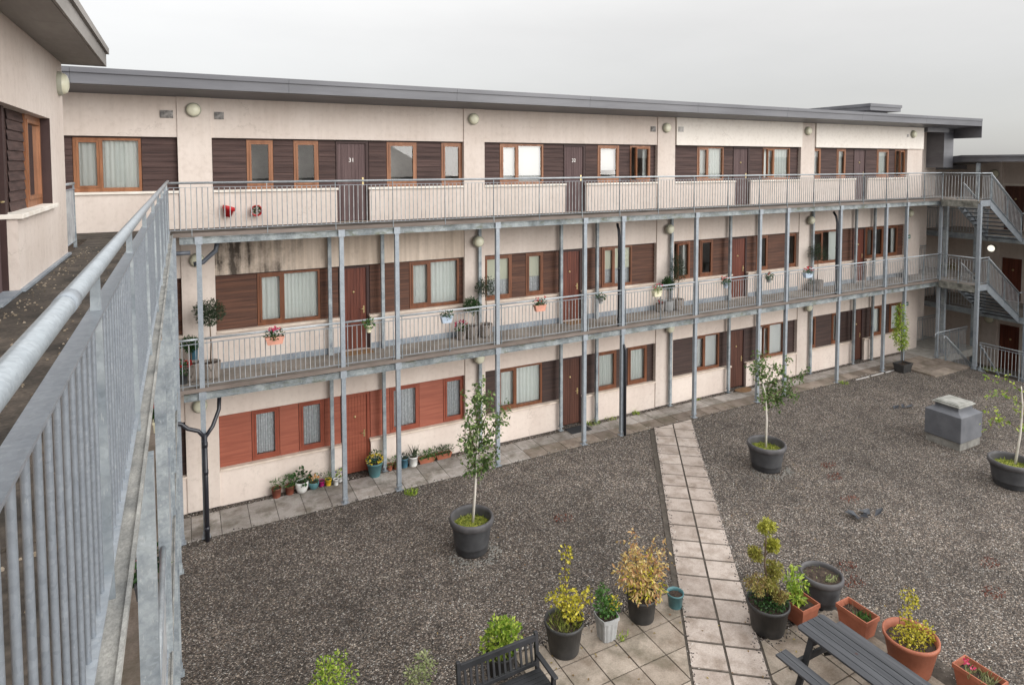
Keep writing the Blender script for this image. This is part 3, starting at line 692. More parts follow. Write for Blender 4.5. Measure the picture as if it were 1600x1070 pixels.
M['deck_grit'] = leaf_mat('deck_grit', [(.06, .05, .04), (.12, .095, .07), (.22, .18, .13), (.32, .27, .21)], 0., .9)
o = build('grit', db, 'deck_grit'); o['kind'] = 'stuff'
nr2 = thing('balcony_railing', 'lower galvanised railing of the left wing seen end-on below the near kerb', 'railing', (-.25, 5, 3.29), 'walkway railings')
ys = [YN, 2.9, 4.25, 6.95, 9.7, 11.05, 13.9, 14.9]
for a, b in zip(ys[:-1], ys[1:]):
    L = b - a - .12
    railing(nr2, (-.25, a + .06), (-.25, b - .06), FL[2], [.05, L - .05] if L > .3 else [], hand=b < 8)
tie = MB()
for z in (0, .02): tie.lathe((-.25, 4.9, FL[2] + 1.075 + z * 0), [(.028, -.008 + z), (.034, 0 + z), (.028, .008 + z)], 12)
tag(build('cable_tie', tie, 'white', None, (-.25, 4.9, 4.36)), 'white tie looped round the lower handrail of the left wing', 'tie')

# ------------------------------------------------------------------ left wing
lw = thing('left_wing', 'cream wing at the left edge with a deep grey eave over the near walkway', 'building', (-1.68, 8, 0))
XW = -1.68
lwall = MB()
for f in (1, 2, 3):
    z0 = FL[f] - .02; zt = {1: 2.17, 2: 5.5, 3: 8.76}[f]; zs = {1: .9, 2: 4.2, 3: 7.53}[f]; zn = FL.get(f + 1, 9.74) - (.02 if f < 3 else 0)
    lwall.box(-5.5, XW, 11.32, 12.5, z0, zn); lwall.box(-5.5, XW, -3, 7.2, z0, zn)
    lwall.box(-2.6, XW, 7.2, 11.32, zt, zn); lwall.box(-2.4, XW, 9.03, 11.32, z0, zs - .055)
    sb = MB().box(-2.3, XW + .06, 8.99, 11.36, zs - .055, zs); build('sill', sb, 'sill', lw, bevel=.006)
    # recess: window, boarded panel, door (built along x then turned to face the walkway)
    def turn(o, px=0.):
        pass
    xr = -1.83
    mb = MB()
    n = 10; h = (zt - zs) / n
    for i in range(n):
        a = zs + i * h
        mb.q((xr + .018, 10.30, a), (xr + .018, 9.42, a), (xr + .002, 9.42, a + h), (xr + .002, 10.30, a + h)); mb.q((xr, 10.30, a), (xr, 9.42, a), (xr + .018, 9.42, a), (xr + .018, 10.30, a))
    mb.box(xr - .06, xr - .002, 9.42, 10.30, zs, zt); build('cladding_panel', mb, 'clad_top', lw)
    wm = MB()
    for (a, b, c, d) in ((10.31, 10.37, zs, zt), (11.24, 11.30, zs, zt), (10.37, 11.24, zs, zs + .09), (10.37, 11.24, zt - .06, zt)): wm.box(xr - .06, xr + .03, a, b, c, d)
    wn = build('window', wm, 'frame', lw)
    sm = MB()
    for (a, b, c, d) in ((10.375, 10.42, zs + .095, zt - .065), (11.19, 11.235, zs + .095, zt - .065), (10.42, 11.19, zs + .095, zs + .14), (10.42, 11.19, zt - .11, zt - .065)): sm.box(xr - .03, xr + .042, a, b, c, d)
    build('sash', sm, 'frame', wn)
    build('pane', MB().q((xr, 11.19, zs + .14), (xr, 10.42, zs + .14), (xr, 10.42, zt - .11), (xr, 11.19, zt - .11)), 'glass', wn)
    cm = MB()
    for i in range(40):
        y0 = 10.42 + i * .0105
        g = lambda y: xr - .13 + .02 * math.sin(y * 70)
        cm.q((g(y0), y0, zs + .1), (g(y0 + .0105), y0 + .0105, zs + .1), (g(y0 + .0105), y0 + .0105, zt - .08), (g(y0), y0, zt - .08), smooth=True)
    build('curtain', cm, 'curtain', wn)
    build('jamb', MB().box(xr - .05, XW - .004, 11.302, 11.318, zs, zt), 'trim', lw)
    dm_ = MB()
    for i in range(8): dm_.box(xr - .04, xr - .004, 8.15 + i * .105, 8.252 + i * .105, FL[f] + .03, zt - .06)
    dd = build('door', dm_, 'door_top' if f == 3 else 'door_mid', lw)
    fm_ = MB().box(xr - .06, xr + .05, 9.0, 9.40, FL[f] + .0, FL[f] + .0001 + (zt - FL[f]))
    fm_.v = [(v[0], 9.0 + (v[1] - 9.0) * .25, v[2]) for v in fm_.v]; build('door_frame', fm_, 'trim', dd)
    hd = MB().tube([(xr + .02, 8.9, FL[f] + 1.05), (xr + .06, 8.9, FL[f] + 1.05), (xr + .06, 8.8, FL[f] + 1.05)], .01, 8); build('handle', hd, 'brass', dd)
    build('side_panel', MB().box(xr - .04, xr - .01, 9.11, 9.415, zs, zt), 'clad_top', lw)
    build('threshold', MB().box(xr - .05, XW + .02, 8.12, 9.0, FL[f] + .002, FL[f] + .03), 'skirt', lw)
    build('side_panel', MB().box(xr - .06, xr - .01, 7.2, 8.12, FL[f], zt), 'clad_top', lw)
    build('flashing', MB().box(XW + .002, XW + .05, 9.03, 12.5, FL[f] + .002, FL[f] + .035), 'skirt', lw)
build('wall', lwall, 'render', lw)
build('inner_wall', MB().box(-5.4, -2.62, 7.2, 11.32, 0, 9.7), 'inner', lw)
lr = MB().box(-6, -1.10, -3, 12.56, 9.742, 9.95); lroof = build('roof', lr, 'zinc', lw)
sf = MB()
for i in range(13): sf.box(-5.9, -1.11, -3 + i * 1.2, min(-3 + (i + 1) * 1.2 - .008, 12.55), 9.728, 9.7405)
build('soffit', sf, 'soffit', lroof)
fa = MB().box(-1.098, -1.07, -3, 12.60, 9.72, 9.93); fa.box(-1.10, -1.03, -3, 12.64, 9.932, 10.03); fa.box(-6, -1.10, 12.565, 12.60, 9.72, 9.93); fa.box(-6, -1.10, 12.565, 12.64, 9.932, 10.03)
build('fascia', fa, 'soffit', lroof)
wall_light(XW, 12.15, 9.36, 'cream round light on the left wing wall just under the deep eave', face='+x', r=.175)
bp = thing('balcony_railing', 'short grey railing past the end of the left wing wall guarding the side passage', 'railing', (-1.75, 13.2, 6.63), 'walkway railings')
railing(bp, (-1.76, 12.52), (-1.76, 14.0), FL[3], [.06, 1.42], gap=.09, top=1.12)

# ------------------------------------------------------------------ landing, stairs and right wing
XL0, XL1, YS0, YS1 = 27.6, 28.3, 13.5, 14.75
ld = thing('stair_landing', 'steel and mossy concrete landings stacked at the far right end of the galleries', 'landing', (28, 14.2, 0))
for lv in (2, 3):
    z = FL[lv]
    build('deck', MB().box(XL0, XL1, YS0, 14.985, z - .09, z - .004), 'deck', ld)
    build('edge_slab', MB().box(XL0 - .04, XL0 - .002, YS0 + .05, 14.9, z - .28, z - .01), 'edge_conc', ld)
    build('edge_beam', MB().box(XL0, XL1, YS0 - .03, YS0 - .002, z - .22, z + .02), 'galv', ld)
mb = MB(); post_mesh(mb, XL0 + .02, YS0, 6.5, .12); build('post', mb, 'galv', ld)
mb = MB(); post_mesh(mb, 28.7, 15.3, 6.5, .14); build('post', mb, 'galv_old', ld)
for lv, lab in ((3, 'galvanised railing round the top landing above the upper stair'), (2, 'galvanised railing round the middle landing above the lower stair')):
    rt = thing('landing_railing', lab, 'railing', (27.6, 14.2, FL[lv]), 'landing railings')
    railing(rt, (XL0 + .02, 14.95), (XL0 + .02, YS0 + .02), FL[lv], [.05, .75, 1.38]); railing(rt, (XL0 + .04, YS0), (XL1 + .1, YS0), FL[lv], [.7])
def stair(lab, z0, z1, x0, x1, handends=False):
    s = thing('steel_stair', lab, 'stair', (x0, 14.1, z1), 'outdoor steel stairs')
    for y in (YS0, YS1):
        m_ = MB(); m_.corners([(x0, y - .012, z0 - .30), (x1, y - .012, z1 - .20), (x1, y + .012, z1 - .20), (x0, y + .012, z0 - .30), (x0, y - .012, z0 + .02), (x1, y - .012, z1 + .10), (x1, y + .012, z1 + .10), (x0, y + .012, z0 + .02)])
        m_.corners([(x0, y - .05, z0 + .02), (x1, y - .05, z1 + .10), (x1, y + .012, z1 + .10), (x0, y + .012, z0 + .02), (x0, y - .05, z0 + .032), (x1, y - .05, z1 + .112), (x1, y + .012, z1 + .112), (x0, y + .012, z0 + .032)]); build('stringer', m_, 'galv', s)
    n = 9
    for i in range(n):
        x = x0 + (x1 - x0) * i / n; z = z0 - (z0 - z1) * (i + 1) / n; w = (x1 - x0) / n
        t = MB().box(x, x + w + .03, YS0 + .014, YS1 - .014, z - .035, z); build('tread', t, 'tread', s)
    return s
def stair_rail(lab, z0, z1, x0, x1):
    r = thing('stair_railing', lab, 'railing', (x0, 14.1, z1), 'stair railings')
    railing(r, (x0, YS0, z0), (x1, YS0, z1), 0, [.08, 1.3, x1 - x0 - .05], top=1.06); railing(r, (x0 + .5, YS1, z0 - .4), (x1, YS1, z1), 0, [.05, x1 - x0 - .55], top=1.06)
    e = MB().tube([(x1, YS0, z1 + 1.06), (x1 + .5, YS0, z1 + 1.06)], .024, 10); build('handrail', e, 'rail', r)
stair('upper flight of grey steel steps going down from the top landing', FL[3], 4.95, 28.35, 30.85); stair_rail('sloping railings on the upper flight of steel stairs', FL[3], 4.95, 28.35, 30.85)
stair('middle flight of grey steel steps going down from the middle landing', FL[2], 1.64, 28.35, 30.85); stair_rail('sloping railings on the middle flight of steel stairs', FL[2], 1.64, 28.35, 30.85)
stair('lowest flight of steel steps sinking below the courtyard beside the end post', 0., -1.66, 27.9, 30.4)
sr = thing('stair_railing', 'two looped handrails where the lowest stair starts at courtyard level', 'railing', (27.6, 14.8, 0), 'stair railings')
railing(sr, (27.65, 14.95), (29.9, 14.95), 0., [.02, .9, 1.6], ends=(0, 0)); railing(sr, (27.55, 14.55, 0), (29.4, 14.55, -1.35), 0, [.02], top=1.03)
hk = MB()
for x, y in ((27.65, 14.95), (27.55, 14.55)): hk.tube([(x, y, 1.06), (x - .09, y, 1.055), (x - .12, y, 1.0), (x - .12, y, .88)], .024, 10)
build('handrail', hk, 'rail', sr)
gr = thing('guard_railing', 'galvanised guard railing on the right edge of the gravel courtyard above the sunken yard', 'railing', (27.5, 10, 0), 'courtyard guard railings')
railing(gr, (27.62, 13.35), (27.62, 4.), 0., [.05, 1.35, 2.65, 3.95, 5.25, 6.55, 7.85, 9.2], gap=.12)
fr_ = MB().bar((27.75, 13.4, .95), (29.2, 13.4, -.5), .04, .04); fr_.bar((27.75, 13.3, .85), (29.2, 13.3, -.6), .03, .03)
build('stair_handrail', fr_, 'galv', gr)

rw = thing('right_wing', 'lower cream wing at the far right with dark doors and a grey flat roof', 'building', (34.4, 14, -1.66))
XR = 34.4
rwall = MB().box(XR, 36, 3, 15.0, -1.7, 8.3); rwall.box(XR, 36, 15.85, 19, -1.7, 8.3)
for zt, zb in ((7.03, 8.3), (3.65, 4.97), (.47, 1.64)): rwall.box(XR, 36, 15.0, 15.85, zt, zb)
rwall.box(29.2, XR, 18.2, 18.5, -1.7, 8.3); build('wall', rwall, 'render', rw)
build('pilaster', MB().box(XR - .06, XR - .002, 15.9, 16.52, -1.66, 8.2), 'render', rw)
for z0, zt, dmn in ((4.97, 7.03, 'door_low'), (1.64, 3.65, 'door_mid'), (-1.66, .47, 'door_mid')):
    d = MB()
    for i in range(6): d.box(XR + .12, XR + .16, 15.0 + i * .1416, 15.0 + (i + 1) * .1416 - .006, z0, zt)
    dd = build('door', d, dmn, rw); build('handle', MB().lathe((XR + .12, 15.4, z0 + 1.45), [(.05, 0), (.04, .03), (.001, .035)], 10, 'x'), 'brass', dd)
    build('deck', MB().box(31.0, XR - .07, 3, 17.9, z0 - .15, z0 - .004), 'deck', rw)
    build('deck_beam', MB().box(30.96, 30.998, 3, 17.6, z0 - .24, z0 + .01), 'galv_old', rw)
    if z0 > 0:
        for y0_, y1_ in ((3.2, 9.), (9.3, 13.3)):
            pass
build('door_head', MB().box(XR - .05, XR - .002, 14.9, 15.86, 7.08, 7.14), 'sill', rw)
build('post', MB().box(31.0, 31.12, 13.28, 13.4, -1.66, 8.1), 'galv', rw); build('post', MB().box(30.9, 31.02, 15.2, 15.32, -1.66, 8.1), 'galv_old', rw)
rr = MB(); rr.box(31.04, 36, 3, 15.93, 8.17, 8.40); rroof = build('roof', rr, 'zinc', rw)
fa = MB().box(30.96, 31.03, 3, 15.96, 8.16, 8.37); fa.box(30.92, 31.1, 3, 15.97, 8.372, 8.455); build('fascia', fa, 'zinc', rroof)
lk = MB(); lk.corners([(31.0, 15.97, 8.16), (36, 15.97, 8.16), (36, 18.3, 7.95), (31, 18.3, 7.95), (31.0, 15.97, 8.455), (36, 15.97, 8.455), (36, 18.3, 8.18), (31, 18.3, 8.18)]); lk.box(30.9, 33.5, 17.0, 18.2, 7.82, 8.0)
build('link_roof', lk, 'zinc', rw)
wall_light(XR - .06, 16.22, 7.58, 'yellow-green round light on the right wing pilaster beside the upper stair', face='x', r=.2)
wall_light(XR - .06, 16.22, 4.03, 'lit white round light glowing under the upper stair', face='x', lit=True, r=.165)
wall_light(XR - .06, 16.22, .63, 'unlit white round light under the middle stair', face='x', r=.2)
for z0, lab in ((4.97, 'railing of the right wing upper walkway seen behind the landing'), (1.64, 'railing of the right wing middle walkway seen behind the landing')):
    r_ = thing('wing_railing', lab, 'railing', (31.1, 16.5, z0), 'right wing railings')
    railing(r_, (31.06, 14.8), (31.06, 17.8), z0, [.05, 1.5, 2.95], gap=.12); railing(r_, (31.1, 17.8), (34.2, 17.8), z0, [1.5], gap=.12)
for z0, lab in ((FL[2], 'short railing closing the middle passage at the far end wall'), (0., 'railing across the dark ground-floor passage at the end wall')):
    r_ = thing('passage_railing', lab, 'railing', (29.7, 16.9, z0), 'passage railings')
    railing(r_, (28.95, 16.8), (30.9 if z0 < 1 else 30.0, 16.8), z0, [.05, .95], gap=.13)
pg = thing('passage_floor', 'concrete floor slabs of the passage between main block and right wing', 'slab', (29.5, 16, 0))
for z0 in (FL[2], FL[3]): build('slab', MB().box(28.62, 30.85, 15.0, 18.15, z0 - .12, z0 - .005), 'deck', pg)
# ------------------------------------------------------------------ drainpipes
dp = thing('drainpipe', 'black drainpipe with two curved branches beside the first post near the left corner', 'drainpipe', (.2, 14.86, 0))
build('pipe', MB().tube([(.30, 14.86, -.04), (.30, 14.86, 2.32)], .047, 14), 'blackpipe', dp)
b_ = MB().tube([(.30, 14.86, 2.25), (.18, 14.86, 2.42), (-.02, 14.88, 2.50), (-.14, 14.9, 2.62), (-.30, 14.9, 2.66), (-.8, 14.9, 2.67)], .043, 12); b_.tube([(.30, 14.86, 2.25), (.46, 15.0, 2.42), (.60, 15.2, 2.70), (.62, 15.3, 3.02)], .042, 12); build('branch', b_, 'blackpipe', dp)
cl_ = MB()
for z in (.25, 1.5, 2.1): cl_.tube([(.30, 14.86, z - .05), (.30, 14.86, z + .05)], .054, 14)
build('collar', cl_, 'blackpipe', dp)
d2 = thing('drainpipe', 'dark elbow pipe under the top deck at the left corner of the middle storey', 'drainpipe', (.3, 15.3, 5.8))
b_ = MB().tube([(-.25, 15.05, 6.22), (.12, 15.05, 6.22)], .045, 12); b_.tube([(.18, 15.35, 5.93), (.36, 15.35, 5.96), (.62, 15.35, 6.2), (.66, 15.35, 6.4)], .05, 12); build('pipe', b_, 'greypipe', d2)
for x, z1, lab in ((11.40, 6.3, 'upper black downpipe beside the post nearest the top of the diagonal path'), (21.28, 6.3, 'upper black downpipe beside the post near the farthest olive tree')):
    d = thing('drainpipe', lab, 'drainpipe', (x, 15.1, 0)); 
    build('pipe', MB().tube([(x, 15.07, 3.22), (x, 15.07, 5.9), (x + .03, 15.14, 6.15), (x + .1, 15.3, 6.3)], .04, 12), 'blackpipe', d)
    c_ = MB()
    for z in (3.5, 5.0): c_.tube([(x, 15.07, z - .04), (x, 15.07, z + .04)], .047, 12)
    build('collar', c_, 'blackpipe', d)
d = thing('drainpipe', 'lower black pipe on the courtyard side of the post near the path', 'drainpipe', (11.5, 14.9, 0)); build('pipe', MB().tube([(11.53, 14.9, 0.02), (11.53, 14.91, 2.6), (11.50, 14.96, 2.75)], .04, 12), 'blackpipe', d)

# ------------------------------------------------------------------ ground
struct('ground', MB().box(-400, 400, -400, 400, -2.2, -1.9), 'ground')
gv = MB().box(-1.7, 27.55, -12, 17.1, -.4, -.03); struct('gravel', gv, 'gravel')
struct('yard', MB().box(27.56, 36, -12, 18.2, -1.88, -1.67), 'deck')
def slab(mb, c, u, v, hw, hh, zt=0., th=.05, tilt=True):
    P = []
    dz = [rnd.uniform(-.005, .004) for _ in range(4)] if tilt else [0] * 4
    for z in (zt - th, zt):
        for k, (a, b) in enumerate(((-hw, -hh), (hw, -hh), (hw, hh), (-hw, hh))): P.append((c[0] + u[0] * a + v[0] * b, c[1] + u[1] * a + v[1] * b, z + (dz[k] if z == zt else 0)))
    mb.corners(P)
jt = MB().box(-1.6, 27.4, 14.95, 16.02, -.028, -.014); 
jt.corners([(12.5, 14.93, -.026), (6.3, 6.5, -.026), (7.35, 5.7, -.026), (13.6, 14.2, -.026), (12.5, 14.93, -.012), (6.3, 6.5, -.012), (7.35, 5.7, -.012), (13.6, 14.2, -.012)])
struct('joint_soil', jt, 'joint')
jt2 = MB().box(4.6, 7.0, 4, 8.92, -.027, -.0135); jt2.box(8.0, 10.78, 4, 7.28, -.027, -.0135); struct('patio_bed', jt2, 'joint')
wk = MB(); wk2 = MB()
x = -1.5; i = 0
while x < 27.3:
    for r_ in (0, 1):
        tgt = wk2 if x > 8.2 and r_ == 1 else wk
        slab(tgt, (x, 15.76 - r_ * .535), (1, 0), (0, 1), .292, .258)
    x += .598; i += 1
struct('paving', wk, 'slab'); struct('damp_paving', wk2, 'slab_wet')
ax = Vector((.595, .804)); nx = Vector((.804, -.595)); pm = MB()
o0 = Vector((13.18, 14.62))
for k in range(20):
    for s_ in (-1, 1):
        c = o0 - ax * (.30 + k * .59) + nx * (s_ * .307) - ax * (.03 if s_ > 0 else 0); slab(pm, (c.x, c.y), (nx.x, nx.y), (ax.x, ax.y), .286, .270, .006)
for s_ in (-1, 1):
    pass
for s_ in (-1, 1):
    for k in (-1, -2):
        c = o0 - ax * (.30 + k * .59) + nx * (s_ * .307) - ax * (.03 if s_ > 0 else 0); P = [(c.x + nx.x * a * .286 + ax.x * b * .27, c.y + nx.y * a * .286 + ax.y * b * .27) for a, b in ((-1, -1), (1, -1), (1, 1), (-1, 1))]
        Q = []
        for i in range(4):
            p, q = P[i], P[(i + 1) % 4]; dp, dq = 14.90 - p[1], 14.90 - q[1]
            if dp >= 0: Q.append(p)
            if dp * dq < 0: f_ = dp / (dp - dq); Q.append((p[0] + (q[0] - p[0]) * f_, p[1] + (q[1] - p[1]) * f_))
        if len(Q) > 2: pm.hexa(Q if sum(Q[i][0] * Q[(i + 1) % len(Q)][1] - Q[(i + 1) % len(Q)][0] * Q[i][1] for i in range(len(Q))) > 0 else Q[::-1], -.045, .006)
struct('path', pm, 'slab_path')
def side(p):   # signed distance across the path axis
    q = Vector(p) - o0; return q.dot(nx)
pt = MB()
def clip(poly, sgn, lim):
    """part of the outline lying on one side of the path"""
    out = []; n = len(poly)
    for k in range(n):
        p, q = poly[k], poly[(k + 1) % n]; dp, dq = sgn * side(p) - lim, sgn * side(q) - lim
        if dp >= 0: out.append(p)
        if dp * dq < 0: f_ = dp / (dp - dq); out.append((p[0] + (q[0] - p[0]) * f_, p[1] + (q[1] - p[1]) * f_))
    return out
def area(P): return abs(sum(P[k][0] * P[(k + 1) % len(P)][1] - P[(k + 1) % len(P)][0] * P[k][1] for k in range(len(P)))) / 2 if len(P) > 2 else 0
for sgn, x0_, y0_, px_, py_, nx_, ny_, xmin, xmax in ((-1, 5.50 - 3 * .562, 8.65, .562, .58, 9, 8, 4.85, 20), (1, 8.62 - .3, 6.98, .58, .58, 7, 6, 0, 10.6)):
    for i in range(nx_):
        for j in range(ny_):
            cx_, cy_ = x0_ + i * px_, y0_ - j * py_
            if not xmin < cx_ < xmax: continue
            hw, hh = px_ / 2 - .011, py_ / 2 - .011
            P = clip([(cx_ - hw, cy_ - hh), (cx_ + hw, cy_ - hh), (cx_ + hw, cy_ + hh), (cx_ - hw, cy_ + hh)], sgn, .64)
            if area(P) > .02: pt.hexa(P, -.05, .001 + rnd.uniform(-.004, .004))
struct('patio', pt, 'slab_patio')
# damp landing of slabs at the foot of the far post
lp_ = MB()
for i in range(5):
    for j in range(3): slab(lp_, (25.45 + i * .49, 13.85 + j * .43), (1, 0), (0, 1), .24, .21, .03, .06)
struct('end_paving', lp_, 'slab_wet')
struct('passage_paving', MB().box(27.42, 30.9, 15.0, 18.1, -.3, .004), 'concrete')
ke = MB()
for x in (22.3, 23.2, 24.1): ke.bar((x, 14.87, -.022), (x + .78, 14.87 + rnd.uniform(-.03, .03), -.02), .04, .03)
struct('kerb_strip', ke, 'louvre_pale')

# ------------------------------------------------------------------ pots and plants
def pot(par, x, y, z, r, h, mat, kind='round', rb=.72, soil='soil', rimmat=None, fill=.88, nseg=32):
    """pot with wall thickness and rim; returns soil height"""
    b = MB(); t = .018 if isinstance(r, tuple) else max(.008, r * .06)
    if kind == 'round':
        b.lathe((x, y, z), [(.001, 0), (r * rb, 0), (r * (rb + .02), h * .05), (r * .95, h * .88), (r * 1.0, h * .885), (r * 1.0, h), (r * 1.0 - t, h), (r * .93 - t, h * .8), (r * .9 - t, h * .6)], nseg)
    elif kind == 'planter':   # big charcoal planter: rolled rim and two hoops
        b.lathe((x, y, z), [(.001, 0), (r * .70, 0), (r * .735, h * .06), (r * .755, h * .20), (r * .775, h * .21), (r * .785, h * .25), (r * .785, h * .27), (r * .85, h * .60), (r * .90, h * .76), (r * .90, h * .78)], 40)
        rm = MB(); rm.lathe((x, y, z), [(r * .90, h * .77), (r * .97, h * .80), (r * 1.0, h * .87), (r * 1.0, h * .93), (r * .97, h * .985), (r * .93, h), (r * .88, h * .985), (r * .86, h * .9), (r * .84, h * .7)], 40)
        build('rim', rm, rimmat or 'pot_rim', par)
    elif kind == 'bowl':
        b.lathe((x, y, z), [(.001, 0), (r * .5, 0), (r * .72, h * .12), (r * .93, h * .45), (r * 1.0, h * .8), (r * .97, h), (r * .97 - t, h), (r * .9 - t, h * .7)], nseg)
    elif kind == 'basket':
        b.lathe((x, y, z), [(.001, 0), (r * .86, 0), (r * .93, h * .2), (r * .97, h * .6), (r * 1.0, h * .92), (r * 1.02, h), (r * .93, h), (r * .9, h * .7)], nseg)
    elif kind == 'ribbed':
        n = 48
        for (ra, za), (rc, zc) in (((.74, 0), (.92, h * .84)),):
            pr = []
            for j in range(n):
                a = 2 * math.pi * j / n; k = 1 + (.035 if j % 4 < 2 else -.02)
                sq = 1 / max(abs(math.cos(a)), abs(math.sin(a))) ** .55
                pr.append((math.cos(a) * k * sq, math.sin(a) * k * sq))
            for j in range(n):
                p0, p1 = pr[j], pr[(j + 1) % n]
                b.q((x + r * ra * p0[0], y + r * ra * p0[1], z), (x + r * ra * p1[0], y + r * ra * p1[1], z), (x + r * rc * p1[0], y + r * rc * p1[1], z + zc), (x + r * rc * p0[0], y + r * rc * p0[1], z + zc))
        rm = MB()
        def ring(rr, zz): 
            out = []
            for j in range(n):
                a = 2 * math.pi * j / n; sq = 1 / max(abs(math.cos(a)), abs(math.sin(a))) ** .55; out.append((x + rr * math.cos(a) * sq, y + rr * math.sin(a) * sq, z + zz))
            return out
        rs = [ring(r * .94, h * .82), ring(r, h * .84), ring(r, h), ring(r * .92, h), ring(r * .88, h * .7)]
        for A, B in zip(rs[:-1], rs[1:]):
            for j in range(n): rm.q(A[j], A[(j + 1) % n], B[(j + 1) % n], B[j])
        build('rim', rm, mat, par)
    elif kind == 'box':   # r = (half x, half y)
        rx, ry = r; t = .018
        def ring(k, zz, off=0.): return [(x + sx * (rx * k - off), y + sy * (ry * k - off), z + zz) for sx, sy in ((-1, -1), (1, -1), (1, 1), (-1, 1))]
        rs = [ring(.78, 0), ring(.94, h * .8), ring(1., h * .8), ring(1., h), ring(1., h, t), ring(.93, h * .75, t)]
        b.q(*rs[0][::-1])
        for A, B in zip(rs[:-1], rs[1:]):
            for j in range(4): b.q(A[j], A[(j + 1) % 4], B[(j + 1) % 4], B[j])
    po = build('pot', b, mat, par, bevel=.008 if kind == 'box' else 0)
    s = MB(); zs_ = z + h * fill
    if kind == 'box': s.q((x - r[0] * .92, y - r[1] * .92, zs_), (x + r[0] * .92, y - r[1] * .92, zs_), (x + r[0] * .92, y + r[1] * .92, zs_), (x - r[0] * .92, y + r[1] * .92, zs_))
    else:
        k = {'ribbed': 1.0, 'basket': .93, 'planter': .87}.get(kind, .9); s.lathe((x, y, zs_), [(r * k, -.01), (r * k * .6, .008), (.001, .018)], 24)
    build('soil', s, soil, par)
    return zs_
def limb(mb, pts, r0, r1, n=7):
    m = len(pts); mb.tube(pts, [r0 + (r1 - r0) * i / (m - 1) for i in range(m)], n)
def blades(mb, x, y, z, r, n, l, w, seed, spread=.6):
    rr = random.Random(seed)
    for _ in range(n):
        a = rr.uniform(0, 6.28); q = r * math.sqrt(rr.random()); p = Vector((x + q * math.cos(a), y + q * math.sin(a), z))
        mb.leaf(p, Vector((rr.uniform(-1, 1) * spread, rr.uniform(-1, 1) * spread, 1)), w, l * rr.uniform(.5, 1.2), rdir(rr))

def scatter_branch_leaves(mb, paths, count, w, l, spread, seed, droop=.5):
    rr = random.Random(seed); segs = []
    for path in paths:
        for a, b in zip(path[:-1], path[1:]):
            a, b = Vector(a), Vector(b); segs.append((a, b, (b - a).length))
    tot = sum(s[2] for s in segs)
    for a, b, ln in segs:
        for _ in range(int(count * ln / tot)):
            # leaves come in small sprays along the twigs
            c = a.lerp(b, rr.random()) + rdir(rr) * spread * rr.random() ** .7
            for _k in range(rr.randint(2, 4)):
                d = rdir(rr) + Vector((0, 0, -droop)); k = rr.uniform(.7, 1.25)
                mb.leaf(c + rdir(rr) * .05, d, w * k, l * k, rdir(rr) + Vector((0, 0, 1.)))

# young birches in big charcoal planters
def birch(x, y, label, trunk, limbs, nleaf, r=.47, h=.70, seed=1, spread=.16, twigs=40, leaf='leaf_birch'):
    t = thing('potted_birch', label, 'potted tree', (x, y, -.03), 'young trees in charcoal planters')
    zs_ = pot(t, x, y, -.03, r, h, 'pot_dark', 'planter', soil='mossy', fill=.72)
    g = MB(); blades(g, x, y, zs_ - .01, r * .78, 420, .09, .022, seed, 1.3); build('moss', g, 'grass', t)
    k = MB(); limb(k, trunk, .032, .012, 9); build('trunk', k, 'bark', t)
    b = MB(); paths = []; rr = random.Random(seed + 5)
    for L in limbs:
        limb(b, L, .011, .004, 6); paths.append(L)
        for _ in range(max(2, twigs // len(limbs))):
            i = rr.randrange(len(L) - 1); p = Vector(L[i]).lerp(Vector(L[i + 1]), rr.random()); q = p + (rdir(rr, -.3)) * rr.uniform(.12, .34)
            limb(b, [tuple(p), tuple((p + q) / 2 + Vector((0, 0, .02))), tuple(q)], .005, .002, 5); paths.append([tuple(p), tuple(q)])
    build('branch', b, 'twig', t)
    lf = MB(); scatter_branch_leaves(lf, paths, int(nleaf * 1.0), .054, .082, spread, seed + 9); build('crown', lf, leaf, t)
    return t
birch(5.24, 11.95, 'slim birch with narrow upright crown in a charcoal planter near the red flat', [(5.28, 12.0, .4), (5.36, 12.03, 1.15), (5.41, 12.05, 1.9), (5.46, 12.05, 2.5)],
      [[(5.40, 12.05, 1.55), (5.66, 12.0, 1.75), (5.86, 11.95, 2.05)], [(5.40, 12.05, 1.7), (5.33, 12.12, 2.2), (5.27, 12.16, 2.7)], [(5.44, 12.05, 1.95), (5.75, 12.0, 2.35), (5.98, 11.95, 2.55)], [(5.46, 12.05, 2.3), (5.52, 12.1, 2.9), (5.56, 12.1, 3.45)],
       [(5.46, 12.05, 2.4), (5.70, 12.05, 2.85), (5.80, 12.1, 3.2)], [(5.42, 12.05, 2.0), (5.22, 11.95, 2.4), (5.14, 11.9, 2.85)], [(5.41, 12.05, 1.5), (5.60, 12.15, 1.6), (5.72, 12.2, 1.68)], [(5.4, 12.05, 1.8), (5.2, 12.0, 2.1), (5.1, 12.0, 2.3)], [(5.46, 12.05, 2.45), (5.38, 12.1, 3.0), (5.40, 12.1, 3.35)], [(5.44, 12.05, 2.1), (5.9, 12.05, 2.6), (6.02, 12.05, 2.85)]], 520, .47, .74, 11, .14, 60)
